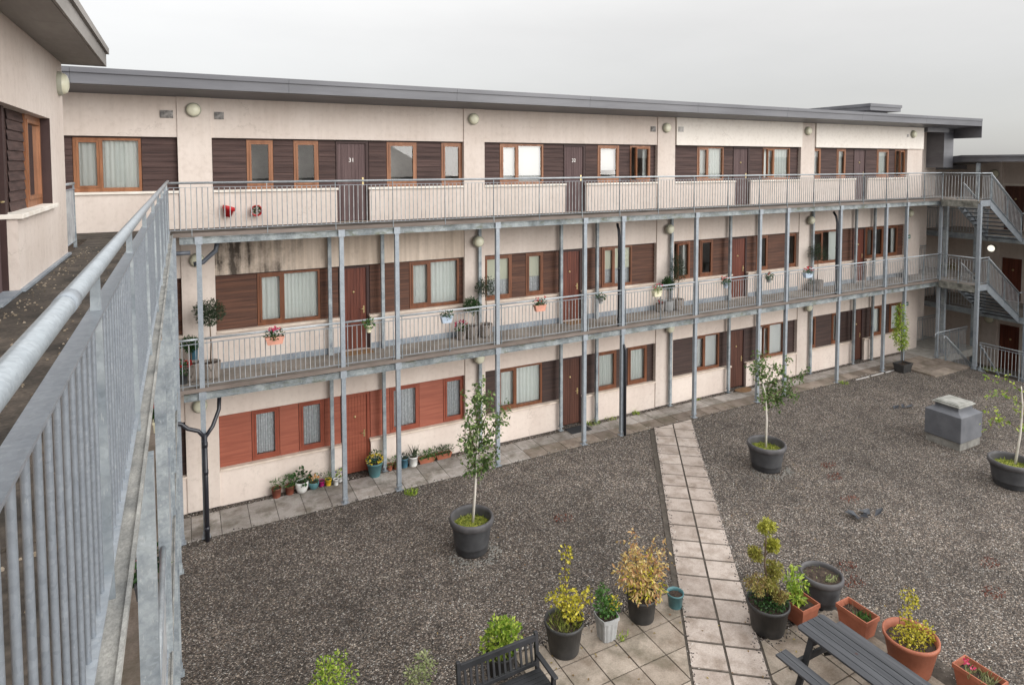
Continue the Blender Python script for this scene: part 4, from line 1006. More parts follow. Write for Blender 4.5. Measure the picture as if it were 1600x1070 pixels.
birch(13.69, 11.6, 'spreading birch leaning right in a charcoal planter beside the diagonal path', [(13.72, 11.65, .4), (13.82, 11.72, 1.2), (13.79, 11.75, 1.9), (13.62, 11.75, 2.35)],
      [[(13.80, 11.75, 1.7), (14.25, 11.7, 1.95), (14.85, 11.65, 2.2), (15.35, 11.65, 2.38)], [(13.79, 11.75, 1.85), (14.3, 11.8, 2.3), (14.8, 11.8, 2.75)], [(13.62, 11.75, 2.3), (13.65, 11.75, 2.75), (13.78, 11.75, 3.1)], [(13.65, 11.75, 2.25), (13.42, 11.75, 2.6), (13.35, 11.75, 2.8)],
       [(13.78, 11.75, 1.6), (14.1, 11.8, 1.6), (14.45, 11.8, 1.62)], [(13.8, 11.75, 1.8), (14.0, 11.8, 2.2), (14.15, 11.8, 2.7)], [(14.3, 11.75, 1.95), (14.7, 11.7, 1.75), (14.95, 11.7, 1.6)]], 430, .5, .70, 23, .15, 46)
birch(18.43, 8.1, 'birch in a charcoal planter cut off by the right edge of the picture', [(18.62, 8.1, .4), (18.95, 8.15, 1.2), (19.0, 8.15, 1.9), (18.9, 8.15, 2.4)],
      [[(18.95, 8.15, 1.3), (18.5, 8.2, 1.5), (18.0, 8.3, 1.75), (17.55, 8.3, 1.70)], [(19.0, 8.15, 1.9), (18.4, 8.25, 2.3), (17.9, 8.3, 2.4), (17.45, 8.3, 2.3)], [(18.9, 8.15, 2.3), (18.4, 8.3, 2.65), (17.9, 8.3, 2.70), (17.5, 8.3, 2.8)], [(19.0, 8.15, 1.6), (19.2, 8.2, 1.8), (19.35, 8.2, 1.65)], [(18.95, 8.15, 1.3), (19.25, 8.25, 1.35), (19.4, 8.3, 1.2)], [(18.0, 8.3, 1.75), (17.85, 8.3, 1.5), (17.7, 8.3, 1.35)]], 80, .5, .66, 37, .08, 22, leaf='leaf_lime')

def potted(name, label, x, y, z, cat='potted plant', group=None): return thing(name, label, cat, (x, y, z), group)
PG = 'plant pots on the patio'
t = potted('potted_shrub', 'leggy yellow shrub in a black pot beside the bench', 5.47, 8.66, 0, group=PG)
zs_ = pot(t, 5.47, 8.66, 0.004, .33, .52, 'pot_black', rb=.74)
g = MB(); blades(g, 5.47, 8.66, zs_ - .02, .27, 240, .16, .014, 3, 1.); build('grass', g, 'grass', t)
st = MB(); limb(st, [(5.5, 8.68, zs_), (5.53, 8.68, .9), (5.5, 8.68, 1.3), (5.52, 8.68, 1.72)], .012, .005)
limb(st, [(5.5, 8.68, .7), (5.3, 8.65, .85), (5.16, 8.6, .96)], .008, .003); limb(st, [(5.52, 8.68, .7), (5.75, 8.65, .8), (5.93, 8.62, .82)], .008, .003); build('stem', st, 'twig', t)
l = MB(); cloud(l, [(5.52, 8.68, 1.66, .10), (5.52, 8.68, 1.57, .08), (5.50, 8.68, 1.28, .07), (5.46, 8.68, 1.15, .07), (5.25, 8.65, .95, .12), (5.40, 8.65, .93, .14), (5.55, 8.65, .85, .17), (5.75, 8.63, .80, .12), (5.92, 8.62, .82, .11), (5.6, 8.6, .68, .18), (5.5, 8.55, .72, .14)], 620, .045, .055, 4); build('foliage', l, 'leaf_yellow', t)
t = potted('potted_shrub', 'green bushy plant in a ribbed grey pot next to the golden maple', 6.27, 8.57, 0, group=PG)
zs_ = pot(t, 6.27, 8.57, .004, .185, .40, 'ribgrey', 'ribbed')
l = MB(); cloud(l, [(6.20, 8.57, .55, .15), (6.30, 8.55, .52, .15), (6.23, 8.6, .72, .12), (6.2, 8.6, .85, .08), (6.36, 8.5, .48, .10)], 520, .035, .055, 6); build('foliage', l, 'leaf_mid', t)
l = MB(); cloud(l, [(6.38, 8.53, .58, .12)], 70, .035, .05, 7); build('foliage', l, 'leaf_yellow', t)
t = potted('potted_maple', 'golden pink feathery maple in a black pot at the patio corner', 7.10, 8.66, 0, group=PG)
zs_ = pot(t, 7.10, 8.66, .004, .27, .42, 'pot_black', rb=.8)
br = MB(); rr = random.Random(5); paths = []
for i in range(16):
    a = rr.uniform(0, 6.28); q = rr.uniform(.25, .62); e = Vector((7.06 + q * math.cos(a) * 1.0, 8.68 + q * math.sin(a) * .75, zs_ + rr.uniform(.30, 1.25 - q * .55)))
    m_ = Vector((7.10, 8.66, zs_)).lerp(e, .5) + Vector((0, 0, .12)); L = [(7.10, 8.66, zs_ - .03), tuple(m_), tuple(e)]; limb(br, L, .010, .003, 6); paths.append([L[1], L[2]])
limb(br, [(7.1, 8.66, zs_), (7.0, 8.7, 1.0), (6.92, 8.72, 1.62)], .011, .003); paths.append([(7.02, 8.7, .9), (6.92, 8.72, 1.62)])
build('branch', br, 'twig', t)
l = MB(); cloud(l, [(7.08, 8.64, .70, .36), (7.22, 8.6, .62, .28), (6.92, 8.66, .95, .28), (7.15, 8.7, 1.05, .24), (6.72, 8.66, .78, .14), (7.42, 8.62, .85, .15), (6.62, 8.68, .95, .10)], 760, .034, .085, 8, .3, .5)
scatter_branch_leaves(l, paths, 170, .03, .075, .10, 9, .6); build('foliage', l, 'leaf_gold', t)
l = MB(); cloud(l, [(7.10, 8.60, .66, .36), (7.26, 8.58, .60, .26), (6.95, 8.62, .80, .28), (7.15, 8.66, .98, .22)], 330, .03, .075, 18, .4, .5); build('foliage', l, 'leaf_yellow', t)
t = potted('potted_plant', 'small teal pot with bare soil at the path edge', 7.84, 8.61, 0, group=PG)
zs_ = pot(t, 7.84, 8.61, -.01, .155, .27, 'teal', rb=.74, fill=.8)
g = MB(); blades(g, 7.84, 8.61, zs_, .1, 14, .05, .012, 13); build('seedling', g, 'twig', t)

t = potted('potted_topiary', 'cloud-pruned conifer with ball-shaped tiers in a black pot by the path', 8.87, 7.42, 0, group=PG)
zs_ = pot(t, 8.87, 7.42, .004, .36, .50, 'pot_black', rb=.74)
st = MB(); limb(st, [(8.87, 7.42, zs_), (8.85, 7.44, .85), (8.8, 7.45, 1.2), (8.82, 7.45, 1.55), (8.84, 7.45, 1.82)], .022, .009)
limb(st, [(8.81, 7.45, 1.25), (8.7, 7.47, 1.38), (8.62, 7.48, 1.42)], .010, .006); limb(st, [(8.81, 7.45, 1.3), (8.92, 7.42, 1.45), (8.98, 7.4, 1.5)], .010, .006); limb(st, [(8.84, 7.44, .8), (8.95, 7.4, .98), (9.0, 7.38, 1.05)], .01, .006); build('stem', st, 'twig', t)
for bl, k_ in (((8.84, 7.45, 1.82, .125), 'leaf_tip'), ((8.60, 7.48, 1.38, .10), 'leaf_bronze'), ((8.93, 7.42, 1.47, .105), 'leaf_tip'), ((8.98, 7.36, 1.08, .12), 'leaf_bronze'), ((8.66, 7.46, .86, .16), 'leaf_rust'), ((8.92, 7.40, .80, .13), 'leaf_bronze'), ((8.98, 7.28, .62, .10), 'leaf_rust')):
    rr = random.Random(int(bl[2] * 100)); l = MB(); cloud(l, [bl] + [(bl[0] + rr.uniform(-.8, .8) * bl[3], bl[1] + rr.uniform(-.8, .8) * bl[3], bl[2] + rr.uniform(-.7, .6) * bl[3], bl[3] * rr.uniform(.45, .75)) for _ in range(4)], 760, .022, .048, int(bl[2] * 100), .4); build('crown', l, k_, t)
l = MB(); cloud(l, [(8.87, 7.42, .54, .30)], 620, .028, .06, 15, .4, 0, .35); build('underplanting', l, 'leaf_dark', t)
t = potted('potted_shrub', 'lime green leafy shrub in a square terracotta pot beside the topiary', 9.55, 7.32, 0, group=PG)
zs_ = pot(t, 9.56, 7.30, .004, (.225, .225), .36, 'terra', 'box', fill=.8)
st = MB(); rr = random.Random(3); paths = []
for i in range(9):
    a = rr.uniform(0, 6.28); q = rr.uniform(.05, .30); e = (9.45 + q * math.cos(a), 7.32 + q * math.sin(a), zs_ + rr.uniform(.25, .68)); L = [(9.53, 7.3, zs_), (9.5 + (e[0] - 9.5) * .4, 7.31 + (e[1] - 7.31) * .4, zs_ + .25), e]; limb(st, L, .007, .003, 5); paths.append(L)
build('stem', st, 'leaf_lime', t)
l = MB(); scatter_branch_leaves(l, paths, 120, .038, .11, .07, 21, .1); build('foliage', l, 'leaf_lime', t)
t = potted('planter', 'large charcoal planter of dark soil with a few seedlings behind the square terracotta pot', 10.33, 7.46, 0, 'planter', PG)
zs_ = pot(t, 10.33, 7.46, -.02, .38, .56, 'pot_dark', 'planter', fill=.86)
g = MB(); blades(g, 10.38, 7.32, zs_, .12, 22, .13, .03, 17, 1.3); blades(g, 10.3, 7.5, zs_, .28, 26, .05, .02, 18, 1.); build('seedling', g, 'leaf_grey', t)
t = potted('potted_plant', 'rectangular terracotta trough with a few sprigs between table and gravel', 10.22, 6.68, 0, group=PG)
zs_ = pot(t, 10.22, 6.68, .004, (.175, .29), .36, 'terra', 'box', fill=.72)
g = MB(); blades(g, 10.22, 6.56, zs_, .13, 80, .15, .016, 19, .8); build('sprig', g, 'leaf_mid', t)
g = MB(); blades(g, 10.22, 6.74, zs_, .14, 46, .16, .01, 20, .9); build('dry_stem', g, 'twig', t)
t = potted('potted_shrub', 'yellow shrub in a wide round terracotta pot to the right of the picnic table', 10.18, 5.75, 0, group=PG)
zs_ = pot(t, 10.18, 5.75, .004, .40, .56, 'terra', rb=.70, fill=.80)
st = MB(); limb(st, [(10.18, 5.78, zs_), (10.2, 5.8, .8), (10.18, 5.82, 1.08), (10.2, 5.82, 1.30)], .012, .005); limb(st, [(10.1, 5.85, zs_), (10.08, 5.9, .9), (10.05, 5.92, 1.25)], .006, .002); build('stem', st, 'twig', t)
l = MB(); cloud(l, [(10.22, 5.82, 1.14, .115), (10.27, 5.8, 1.04, .10), (10.13, 5.82, .90, .09), (10.17, 5.8, .76, .09), (10.0, 5.78, .56, .16), (10.2, 5.72, .60, .17), (10.38, 5.66, .58, .16), (10.1, 5.64, .54, .15)], 900, .032, .042, 25); build('foliage', l, 'leaf_yellow', t)
t = potted('potted_plant', 'rectangular terracotta trough with pink flowers at the bottom right corner', 10.62, 4.97, 0, group=PG)
zs_ = pot(t, 10.62, 4.97, .004, (.18, .30), .34, 'terra', 'box', fill=.7)
g = MB(); blades(g, 10.62, 4.97, zs_, .2, 120, .16, .012, 27, .8); build('foliage', g, 'leaf_grey', t)
g = MB(); cloud(g, [(10.57, 5.14, .40, .04), (10.60, 5.05, .36, .03)], 40, .03, .03, 28); build('blossoms', g, 'fl_pink', t)
# shrubs behind the bench and at the lower edge
t = potted('potted_shrub', 'bright lime bush in a dark pot right behind the bench', 4.35, 8.72, 0, group=PG)
zs_ = pot(t, 4.35, 8.78, -.03, .24, .34, 'pot_black', rb=.8)
l = MB(); cloud(l, [(4.35, 8.76, .52, .26), (4.18, 8.74, .48, .20), (4.54, 8.78, .50, .19), (4.33, 8.82, .66, .18), (4.48, 8.8, .62, .16)], 1050, .045, .065, 31, .55); build('foliage', l, 'leaf_lime', t)
t = potted('potted_shrub', 'grey-green sprawling shrub in a black pot left of the bench', 2.95, 8.75, 0, group=PG)
zs_ = pot(t, 3.0, 8.5, -.03, .20, .28, 'pot_black', rb=.8)
l = MB(); cloud(l, [(2.95, 8.70, .42, .17), (3.08, 8.82, .60, .13), (2.84, 8.72, .56, .12), (3.12, 8.72, .52, .12), (2.86, 8.6, .36, .14)], 480, .025, .055, 33, .3, 0); build('foliage', l, 'leaf_grey', t)
t = potted('potted_shrub', 'pale green spreading shrub at the bottom edge, farthest left of the plants', 1.75, 9.3, 0, group=PG)
zs_ = pot(t, 1.75, 9.15, -.03, .26, .30, 'pot_black', rb=.8)
l = MB(); cloud(l, [(1.72, 9.2, .44, .24), (1.52, 9.12, .40, .18), (1.97, 9.25, .40, .19), (1.72, 9.38, .64, .13), (1.95, 9.42, .58, .12), (1.70, 9.36, .52, .14)], 900, .03, .06, 35, .4); build('foliage', l, 'leaf_lime', t)
# corner climber in a black trough
t = potted('potted_climber', 'tall narrow bamboo-like plant in a black trough at the far end of the paving', 25.1, 14.65, -.03)
zs_ = pot(t, 24.85, 14.66, -.03, (.30, .22), .34, 'pot_black', 'box', fill=.8)
st = MB(); limb(st, [(24.85, 14.66, zs_), (24.72, 14.66, 1.2), (24.62, 14.66, 2.0), (24.55, 14.66, 2.6)], .012, .004); limb(st, [(24.95, 14.66, zs_), (24.9, 14.66, 1.0), (24.75, 14.66, 1.8)], .008, .003); build('stem', st, 'twig', t)
l = MB(); cloud(l, [(24.55, 14.66, 2.52, .14), (24.58, 14.66, 2.25, .16), (24.62, 14.66, 1.95, .22), (24.66, 14.66, 1.62, .25), (24.70, 14.66, 1.30, .24), (24.72, 14.66, 1.05, .20), (24.2, 14.6, 1.45, .14)], 900, .035, .13, 41, .3, .3); build('foliage', l, 'leaf_lime', t)

# small pots along the wall of the red flat
SG = 'small pots along the ground-floor wall'
def small(name, label, x, y, r, h, mat, kind, leaf, n, lr, lw=.03, ll=.06, z=-.01, fl=None, nf=0, fz=0., group=SG, rb=.74, fr=None, seed=None):
    t = potted(name, label, x, y, z, group=group); seed = seed or int(abs(x * 97 + y * 31))
    rr_ = max(r) if isinstance(r, tuple) else r
    zs_ = pot(t, x, y, z, r, h, mat, kind, rb=rb, nseg=20)
    if leaf:
        l = MB()
        if isinstance(r, tuple): cloud(l, [(x + dx * r[0] * .7, y, zs_ + lr * .6, lr) for dx in (-1, -.3, .4, 1)], n, lw, ll, seed, .3)
        else: cloud(l, [(x, y, zs_ + lr * .7, lr)], n, lw, ll, seed, .3)
        build('foliage', l, leaf, t)
    if fl:
        f_ = MB(); r2 = random.Random(seed)
        for _ in range(nf):
            d = rdir(r2, 0.); q = fr or lr; p = Vector((x + d.x * q, y + d.y * q, zs_ + fz + d.z * q * .8))
            for _k in range(5): f_.leaf(p, rdir(r2) + Vector((0, -.4, .5)), .035, .04, rdir(r2))
        build('blossoms', f_, fl, t)
    return t
small('potted_plant', 'dark terracotta pot with feathery herb, leftmost of the wall pots', 1.86, 16.05, .12, .24, 'terra_dark', 'round', 'leaf_mid', 120, .15, .02, .07)
small('potted_plant', 'dark terracotta pot with tall green sprigs between terracotta and white bowl pots', 2.17, 16.07, .12, .22, 'terra_dark', 'round', 'leaf_mid', 150, .17, .022, .09)
small('potted_plant', 'white egg-shaped pot with broad dark leaves trailing over it', 2.45, 16.02, .16, .28, 'white', 'bowl', 'leaf_dark', 90, .20, .07, .11)
small('potted_plant', 'teal bowl with orange flowers beside the white egg-shaped pot', 2.74, 16.06, .13, .18, 'teal', 'bowl', 'leaf_mid', 60, .13, .03, .06, fl='fl_orange', nf=16, fz=.08)
small('potted_plant', 'little magenta pot with twiggy plant by the wall', 2.94, 16.10, .08, .14, 'magenta', 'round', 'leaf_olive', 60, .11, .015, .05)
small('potted_plant', 'little yellow pot with twiggy green plant by the wall', 3.10, 16.06, .085, .16, 'yellowpot', 'round', 'leaf_mid', 80, .12, .018, .06)
small('potted_plant', 'small white lantern-like pot at the foot of the wall post', 3.27, 15.98, .07, .16, 'white', 'round', None, 0, .1)
small('potted_plant', 'white cup with lime leaves and a dark flower just left of the red door', 3.40, 16.12, .075, .13, 'white', 'round', 'leaf_lime', 60, .12, .03, .06, fl='fl_purple', nf=5, fz=.12)
small('potted_plant', 'big teal glazed pot of yellow flowers right of the red door', 4.27, 15.98, .21, .38, 'teal', 'round', 'leaf_dark', 140, .20, .04, .07, fl='fl_yellow', nf=46, fz=.06, rb=.62, fr=.22)
small('potted_plant', 'small terracotta pot with green sprouts right of the teal pot', 4.70, 16.12, .09, .16, 'terra', 'round', 'leaf_mid', 60, .11, .02, .05)
small('potted_plant', 'small brown terracotta pot half behind the post', 4.88, 16.12, .09, .15, 'terra_dark', 'round', 'leaf_mid', 90, .13, .025, .06)
small('potted_plant', 'blue glazed pot with dark succulent right of the post', 5.10, 16.08, .11, .26, 'blue', 'round', 'leaf_olive', 80, .11, .03, .06, fl='fl_white', nf=3, fz=.05)
t = small('potted_plant', 'white round pot with spiky leaves by the wall', 5.34, 16.07, .13, .26, 'white', 'round', None, 0, .1, rb=.8)
g = MB(); blades(g, 5.34, 16.07, .2, .09, 18, .36, .035, 77, .5); build('foliage', g, 'leaf_olive', t)
small('potted_plant', 'left terracotta trough of green leaves by the wall', 5.72, 16.08, (.24, .09), .15, 'terra', 'box', 'leaf_mid', 220, .13, .022, .10)
small('potted_plant', 'right terracotta trough of dark green leaves by the wall', 6.22, 16.10, (.23, .09), .15, 'terra', 'box', 'leaf_dark', 220, .13, .022, .10)
# middle-storey pots
D2 = FL[2]; BG = 'woven tubs on the middle walkway'
def standard(name, label, x, y, hstem, rball, leaf, potr, poth, potmat='rattan', kind='basket', z=D2, lw=.022, ll=.06, n=900, flat=1., blobs=None):
    t = potted(name, label, x, y, z, 'potted tree', BG); zs_ = pot(t, x, y, z, potr, poth, potmat, kind, nseg=24)
    s = MB(); limb(s, [(x, y, zs_), (x + .02, y, zs_ + hstem * .5), (x, y, zs_ + hstem + rball * .6)], .017, .010); build('stem', s, 'bark' if 'birch' in name else 'twig', t)
    l = MB(); zc = zs_ + hstem + rball * .85
    cloud(l, blobs(x, y, zc) if blobs else [(x, y, zc, rball)] + [(x + rball * .55 * math.cos(a), y + rball * .55 * math.sin(a), zc + rball * .35 * math.sin(2.3 * a), rball * .55) for a in (0, 1.2, 2.4, 3.6, 4.8)], n, lw, ll, int(x * 50), .35); build('crown', l, leaf, t)
standard('standard_olive', 'standard olive tree in a woven tub behind the first post, middle storey', .47, 15.62, .90, .31, 'leaf_olive', .21, .38, n=1900)
standard('potted_bush', 'leafy bush in a woven tub left of the first olive tree', .07, 15.66, .32, .18, 'leaf_dark', .20, .40)
small('potted_plant', 'blue pot half hidden behind the first gallery post', .14, 15.95, .10, .5, 'blue', 'round', None, 0, .1, z=D2 + .25, group='pots on the middle walkway')
small('potted_plant', 'red-flowered plant at the far left end of the middle walkway', -.08, 15.5, .10, .22, 'pot_dark', 'round', 'leaf_dark', 140, .18, .04, .07, z=D2, fl='fl_red', nf=14, fz=.2, group='pots on the middle walkway')
standard('standard_bay', 'ball-headed bay tree in a woven tub beside pink flowers', 7.0, 15.88, .40, .23, 'leaf_dark', .17, .36, lw=.03)
standard('standard_olive', 'standard olive tree in a woven tub by the grey pipe left of the cream blinds', 7.42, 15.86, .84, .29, 'leaf_olive', .19, .36)
small('potted_plant', 'woven pot of bright pink flowers on the middle walkway', 6.70, 15.9, .13, .26, 'rattan', 'basket', 'leaf_dark', 120, .18, .04, .07, z=D2, fl='fl_pink', nf=22, fz=.16, group='pots on the middle walkway')
standard('standard_conifer', 'conical standard tree in a woven tub by the third pilaster', 14.40, 15.86, .72, .28, 'leaf_olive', .20, .36, blobs=lambda x, y, z: [(x, y, z - .08, .29), (x, y, z + .15, .25), (x, y, z + .38, .16), (x, y, z + .54, .08)])
standard('standard_bay', 'bay tree in a grey tub beside the conical standard tree', 14.02, 15.9, .42, .22, 'leaf_dark', .18, .34, 'ribgrey', lw=.03)
small('potted_plant', 'woven tub with small red flowers left of the grey tub', 13.72, 15.95, .14, .26, 'rattan', 'basket', 'leaf_dark', 60, .10, .03, .05, z=D2, fl='fl_red', nf=8, fz=.06, group='pots on the middle walkway')
standard('standard_olive', 'standard olive tree in a woven tub near the far end of the middle walkway', 21.36, 15.9, .84, .35, 'leaf_olive', .21, .38)
small('potted_plant', 'low woven tub of leaves beside the farthest olive tree', 21.06, 15.95, .16, .26, 'rattan', 'basket', 'leaf_dark', 60, .12, .03, .05, z=D2, group='pots on the middle walkway')
small('potted_plant', 'small dark pot on the middle walkway floor at the end wall', 26.9, 16.05, .10, .16, 'pot_dark', 'round', 'leaf_olive', 60, .12, .03, .05, z=D2, group='pots on the middle walkway')
# pots hung on the middle railing
def railpot(x, label, mat, leaf, fl=None, w=.14, nf=10, y=14.86, z=None, wide=True):
    z = z or D2 + .80
    t = potted('railing_pot', label, x, y, z, group='pots hung on the railings')
    if wide: pot(t, x, y, z, (w, .075), .17, mat, 'box')
    else: pot(t, x, y, z, w * .6, .17, mat, 'round', nseg=16)
    hk_ = MB().tube([(x, y + .07, z + .1), (x, y + .10, z + .28), (x, y + .14, z + .29)], .006, 6); build('hook', hk_, 'galv', t)
    l = MB(); cloud(l, [(x - w * .5, y, z + .22, .10), (x + w * .5, y, z + .22, .10), (x, y - .02, z + .20, .11)], 130, .035, .06, int(x * 13), .3, .4); build('foliage', l, leaf, t)
    if fl:
        f_ = MB(); r2 = random.Random(int(x * 7))
        for _ in range(nf):
            p = Vector((x + r2.uniform(-w, w), y + r2.uniform(-.08, .08), z + .26 + r2.uniform(0, .12)))
            for _k in range(6): f_.leaf(p, rdir(r2), .032, .036, rdir(r2))
        build('blossoms', f_, fl, t)
railpot(1.75, 'pink terracotta trough of crimson flowers hung on the middle railing', 'terra_pink', 'leaf_dark', 'fl_pink', .20, 16)
railpot(3.87, 'small cream pot hung on the railing in front of the first middle-storey door', 'cream', 'leaf_mid', None, .12, wide=False)
railpot(5.85, 'pale blue trough with dark drooping plants hung on the middle railing', 'paleblue', 'leaf_dark', 'fl_white', .15, 4)
railpot(8.58, 'pink trough with red geraniums hung on the middle railing below the cream blinds', 'terra_pink', 'leaf_dark', 'fl_red', .17, 7)
railpot(10.60, 'small grey pot with green trailing plant hung right of the second middle-storey door', 'ribgrey', 'leaf_dark', None, .13, wide=False)
railpot(12.66, 'cream pot with pink flowers hung left of the third pilaster', 'cream', 'leaf_grey', 'fl_pink', .15, 6)
railpot(15.50, 'pale pot with red flowers hung in front of the third middle-storey door', 'paleblue', 'leaf_dark', 'fl_red', .14, 7, wide=False)
railpot(17.50, 'dark-leaved grey pot hung right of the third middle-storey door', 'ribgrey', 'leaf_dark', 'fl_red', .13, 2, wide=False)
railpot(19.45, 'red and white flowers in a trough hung near the farthest olive tree', 'paleblue', 'leaf_dark', 'fl_red', .20, 12)
# red pots on the top-storey wall
for x, lab in ((.94, 'red wall pot, the left one of two on the top storey'), (1.55, 'red round wall pot with dark opening, the right one of two on the top storey')):
    t = thing('wall_pot', lab, 'wall pot', (x, 16.12, 7.0), 'red pots on the top-storey wall')
    b = MB()
    if x < 1: b.lathe((x, 16.12, 6.88), [(.001, 0), (.07, 0), (.115, .15), (.135, .16), (.135, .24), (.12, .24), (.1, .1)], 20); b.v = [(v[0] + (v[2] - 7) * .18, v[1], v[2] - (v[0] - x) * .3) for v in b.v]
    else: b.lathe((x, 16.20, 7.0), [(.10, 0), (.13, .06), (.135, .12), (.115, .13), (.10, .09)], 24, 'y')
    build('pot', b, 'redpot', t)
    if x > 1:
        l = MB(); cloud(l, [(x, 16.08, 7.03, .08)], 50, .04, .06, 91, .2); build('foliage', l, 'leaf_dark', t)
# flowers hanging on the lower left railing
for (y, z, lab) in ((7.0, 4.12, 'pink geraniums hung on the lower left railing nearest the camera'), (11.3, 4.12, 'red geraniums hung on the lower left railing farther along')):
    t = potted('railing_pot', lab, -.42, y, z, group='pots hung on the left railing')
    pot(t, -.42, y, z - .2, (.08, .18), .18, 'cream' if y > 8 else 'pot_dark', 'box')
    l = MB(); cloud(l, [(-.40, y, z + .05, .16), (-.40, y + .15, z, .12)], 150, .05, .08, int(y * 9), .3); build('foliage', l, 'leaf_dark', t)
    f_ = MB(); cloud(f_, [(-.42, y - .05, z + .20, .07), (-.40, y + .14, z + .18, .06)], 70, .032, .036, int(y * 11)); build('blossoms', f_, 'fl_pink' if y < 8 else 'fl_red', t)
# leafy plant on the right wing walkway
t = potted('potted_bush', 'drooping bush on the right wing middle walkway behind the landing', 31.7, 16.9, 1.64)
zs_ = pot(t, 31.7, 16.9, 1.64, .2, .9, 'pot_dark', 'round')
l = MB(); cloud(l, [(31.6, 16.8, 3.0, .45), (31.9, 16.9, 3.15, .4), (31.4, 16.6, 2.9, .3)], 700, .04, .1, 55, .3, .4); build('foliage', l, 'leaf_bronze', t)
# ------------------------------------------------------------------ furniture
bn = thing('garden_bench', 'black slatted garden bench facing the camera at the lower edge', 'bench', (4.0, 7.85, 0))
X0, X1, YBk, YF = 3.33, 4.68, 8.12, 7.62
for x in (X0 + .03, X1 - .03):
    build('leg', MB().corners([(x - .03, YBk - .06, .0), (x + .03, YBk - .06, .0), (x + .03, YBk, .0), (x - .03, YBk, .0), (x - .03, YBk + .03, .93), (x + .03, YBk + .03, .93), (x + .03, YBk + .085, .93), (x - .03, YBk + .085, .93)]), 'stain_black', bn, bevel=.006)
    build('leg', MB().box(x - .03, x + .03, YF, YF + .06, 0, .60), 'stain_black', bn, bevel=.005)
    build('armrest', MB().box(x - .04, x + .04, YF - .05, YBk + .01, .60, .635), 'stain_black', bn, bevel=.012)
    build('side_rail', MB().box(x - .02, x + .02, YF + .06, YBk - .05, .33, .39), 'stain_black', bn)
bk = MB().box(X0 + .06, X1 - .06, YBk + .022, YBk + .065, .80, .89); bk.box(X0 + .06, X1 - .06, YBk - .03, YBk + .015, .46, .52)
for i in range(13):
    x = X0 + .13 + i * (X1 - X0 - .26) / 12
    bk.corners([(x - .02, YBk - .02, .52), (x + .02, YBk - .02, .52), (x + .02, YBk + .0, .52), (x - .02, YBk + .0, .52), (x - .02, YBk + .035, .80), (x + .02, YBk + .035, .80), (x + .02, YBk + .055, .80), (x - .02, YBk + .055, .80)])
build('backrest', bk, 'stain_black', bn, bevel=.004)
se = MB()
for i in range(6): se.box(X0 + .01, X1 - .01, YF - .02 + i * .083, YF + .052 + i * .083, .405 - .012 * abs(i - 1) * .3, .43 - .012 * abs(i - 1) * .3)
build('seat', se, 'stain_black', bn, bevel=.004)

pt_ = thing('picnic_table', 'charcoal picnic table with attached benches and umbrella hole at the lower right', 'picnic table', (8.82, 5.75, 0))
TX0, TX1, TY0, TY1 = 8.50, 9.14, 4.95, 6.57
tp = MB(); w = (TX1 - TX0) / 5; yc_ = 5.76; xc_ = (TX0 + TX1) / 2
for i in range(5):
    a, b = TX0 + i * w + .006, TX0 + (i + 1) * w - .006
    tp.hexa([(a + (.04 if i == 0 else 0), TY0), (b - (.04 if i == 4 else 0), TY0), (b, TY0 + (.04 if i == 4 else 0)), (b, TY1 - (.04 if i == 4 else 0)), (b - (.04 if i == 4 else 0), TY1), (a + (.04 if i == 0 else 0), TY1), (a, TY1 - (.04 if i == 0 else 0)), (a, TY0 + (.04 if i == 0 else 0))] if i in (0, 4) else [(a, TY0), (b, TY0), (b, TY1), (a, TY1)], .705, .74)
build('table_top', tp, 'table', pt_, bevel=.005)
build('umbrella_hole', MB().lathe((xc_, yc_, .7415), [(.022, 0), (.001, 0)], 16), 'trim', pt_)
for s in (-1, 1):
    bx = 8.16 if s < 0 else 9.48
    b = MB()
    for k in (-1, 1): b.hexa([(bx + k * .062 - .058, TY0), (bx + k * .062 + .058, TY0), (bx + k * .062 + .058, TY1), (bx + k * .062 - .058, TY1)], .415, .45)
    build('bench_seat', b, 'table', pt_, bevel=.006)
for y in (TY0 + .25, TY1 - .25):
    for s in (-1, 1): build('leg', MB().bar((xc_ + s * .26, y, .70), (xc_ + s * .56, y, .0), .045, .09, (0, 1, 0)), 'stain_black', pt_, bevel=.004)
    build('cross_rail', MB().box(xc_ - .70, xc_ + .70, y + .025, y + .07, .32, .41), 'stain_black', pt_); build('cross_rail', MB().box(xc_ - .30, xc_ + .30, y - .065, y - .025, .62, .70), 'stain_black', pt_)
    build('brace', MB().bar((xc_, y - .05 * (1 if y > 5.5 else -1), .38), (xc_, y - .42 * (1 if y > 5.5 else -1), .69), .07, .04), 'stain_black', pt_)
# ventilation shaft
vt = thing('vent_box', 'grey sheet-clad ventilation box on a concrete base standing in the gravel', 'vent box', (19.85, 10.25, 0))
P0 = [(19.23, 9.80), (20.38, 9.86), (20.62, 10.72), (19.6, 10.72)]
P0 = [(19.30, 9.75), (20.32, 9.75), (20.32, 10.62), (19.30, 10.62)]
build('base', MB().box(19.30, 20.34, 9.73, 10.66, -.1, .19), 'conc_damp', vt, bevel=.01)
bd = MB().box(19.27, 20.37, 9.70, 10.69, .19, .93); build('casing', bd, 'vent', vt, bevel=.02)
sh_ = MB().corners([(19.29, 9.72, .93), (20.35, 9.72, .93), (20.35, 10.67, .93), (19.29, 10.67, .93), (19.46, 9.88, 1.02), (20.18, 9.88, 1.02), (20.18, 10.51, 1.02), (19.46, 10.51, 1.02)]); sh_.box(19.46, 20.18, 9.88, 10.51, 1.021, 1.13); build('neck', sh_, 'vent', vt)
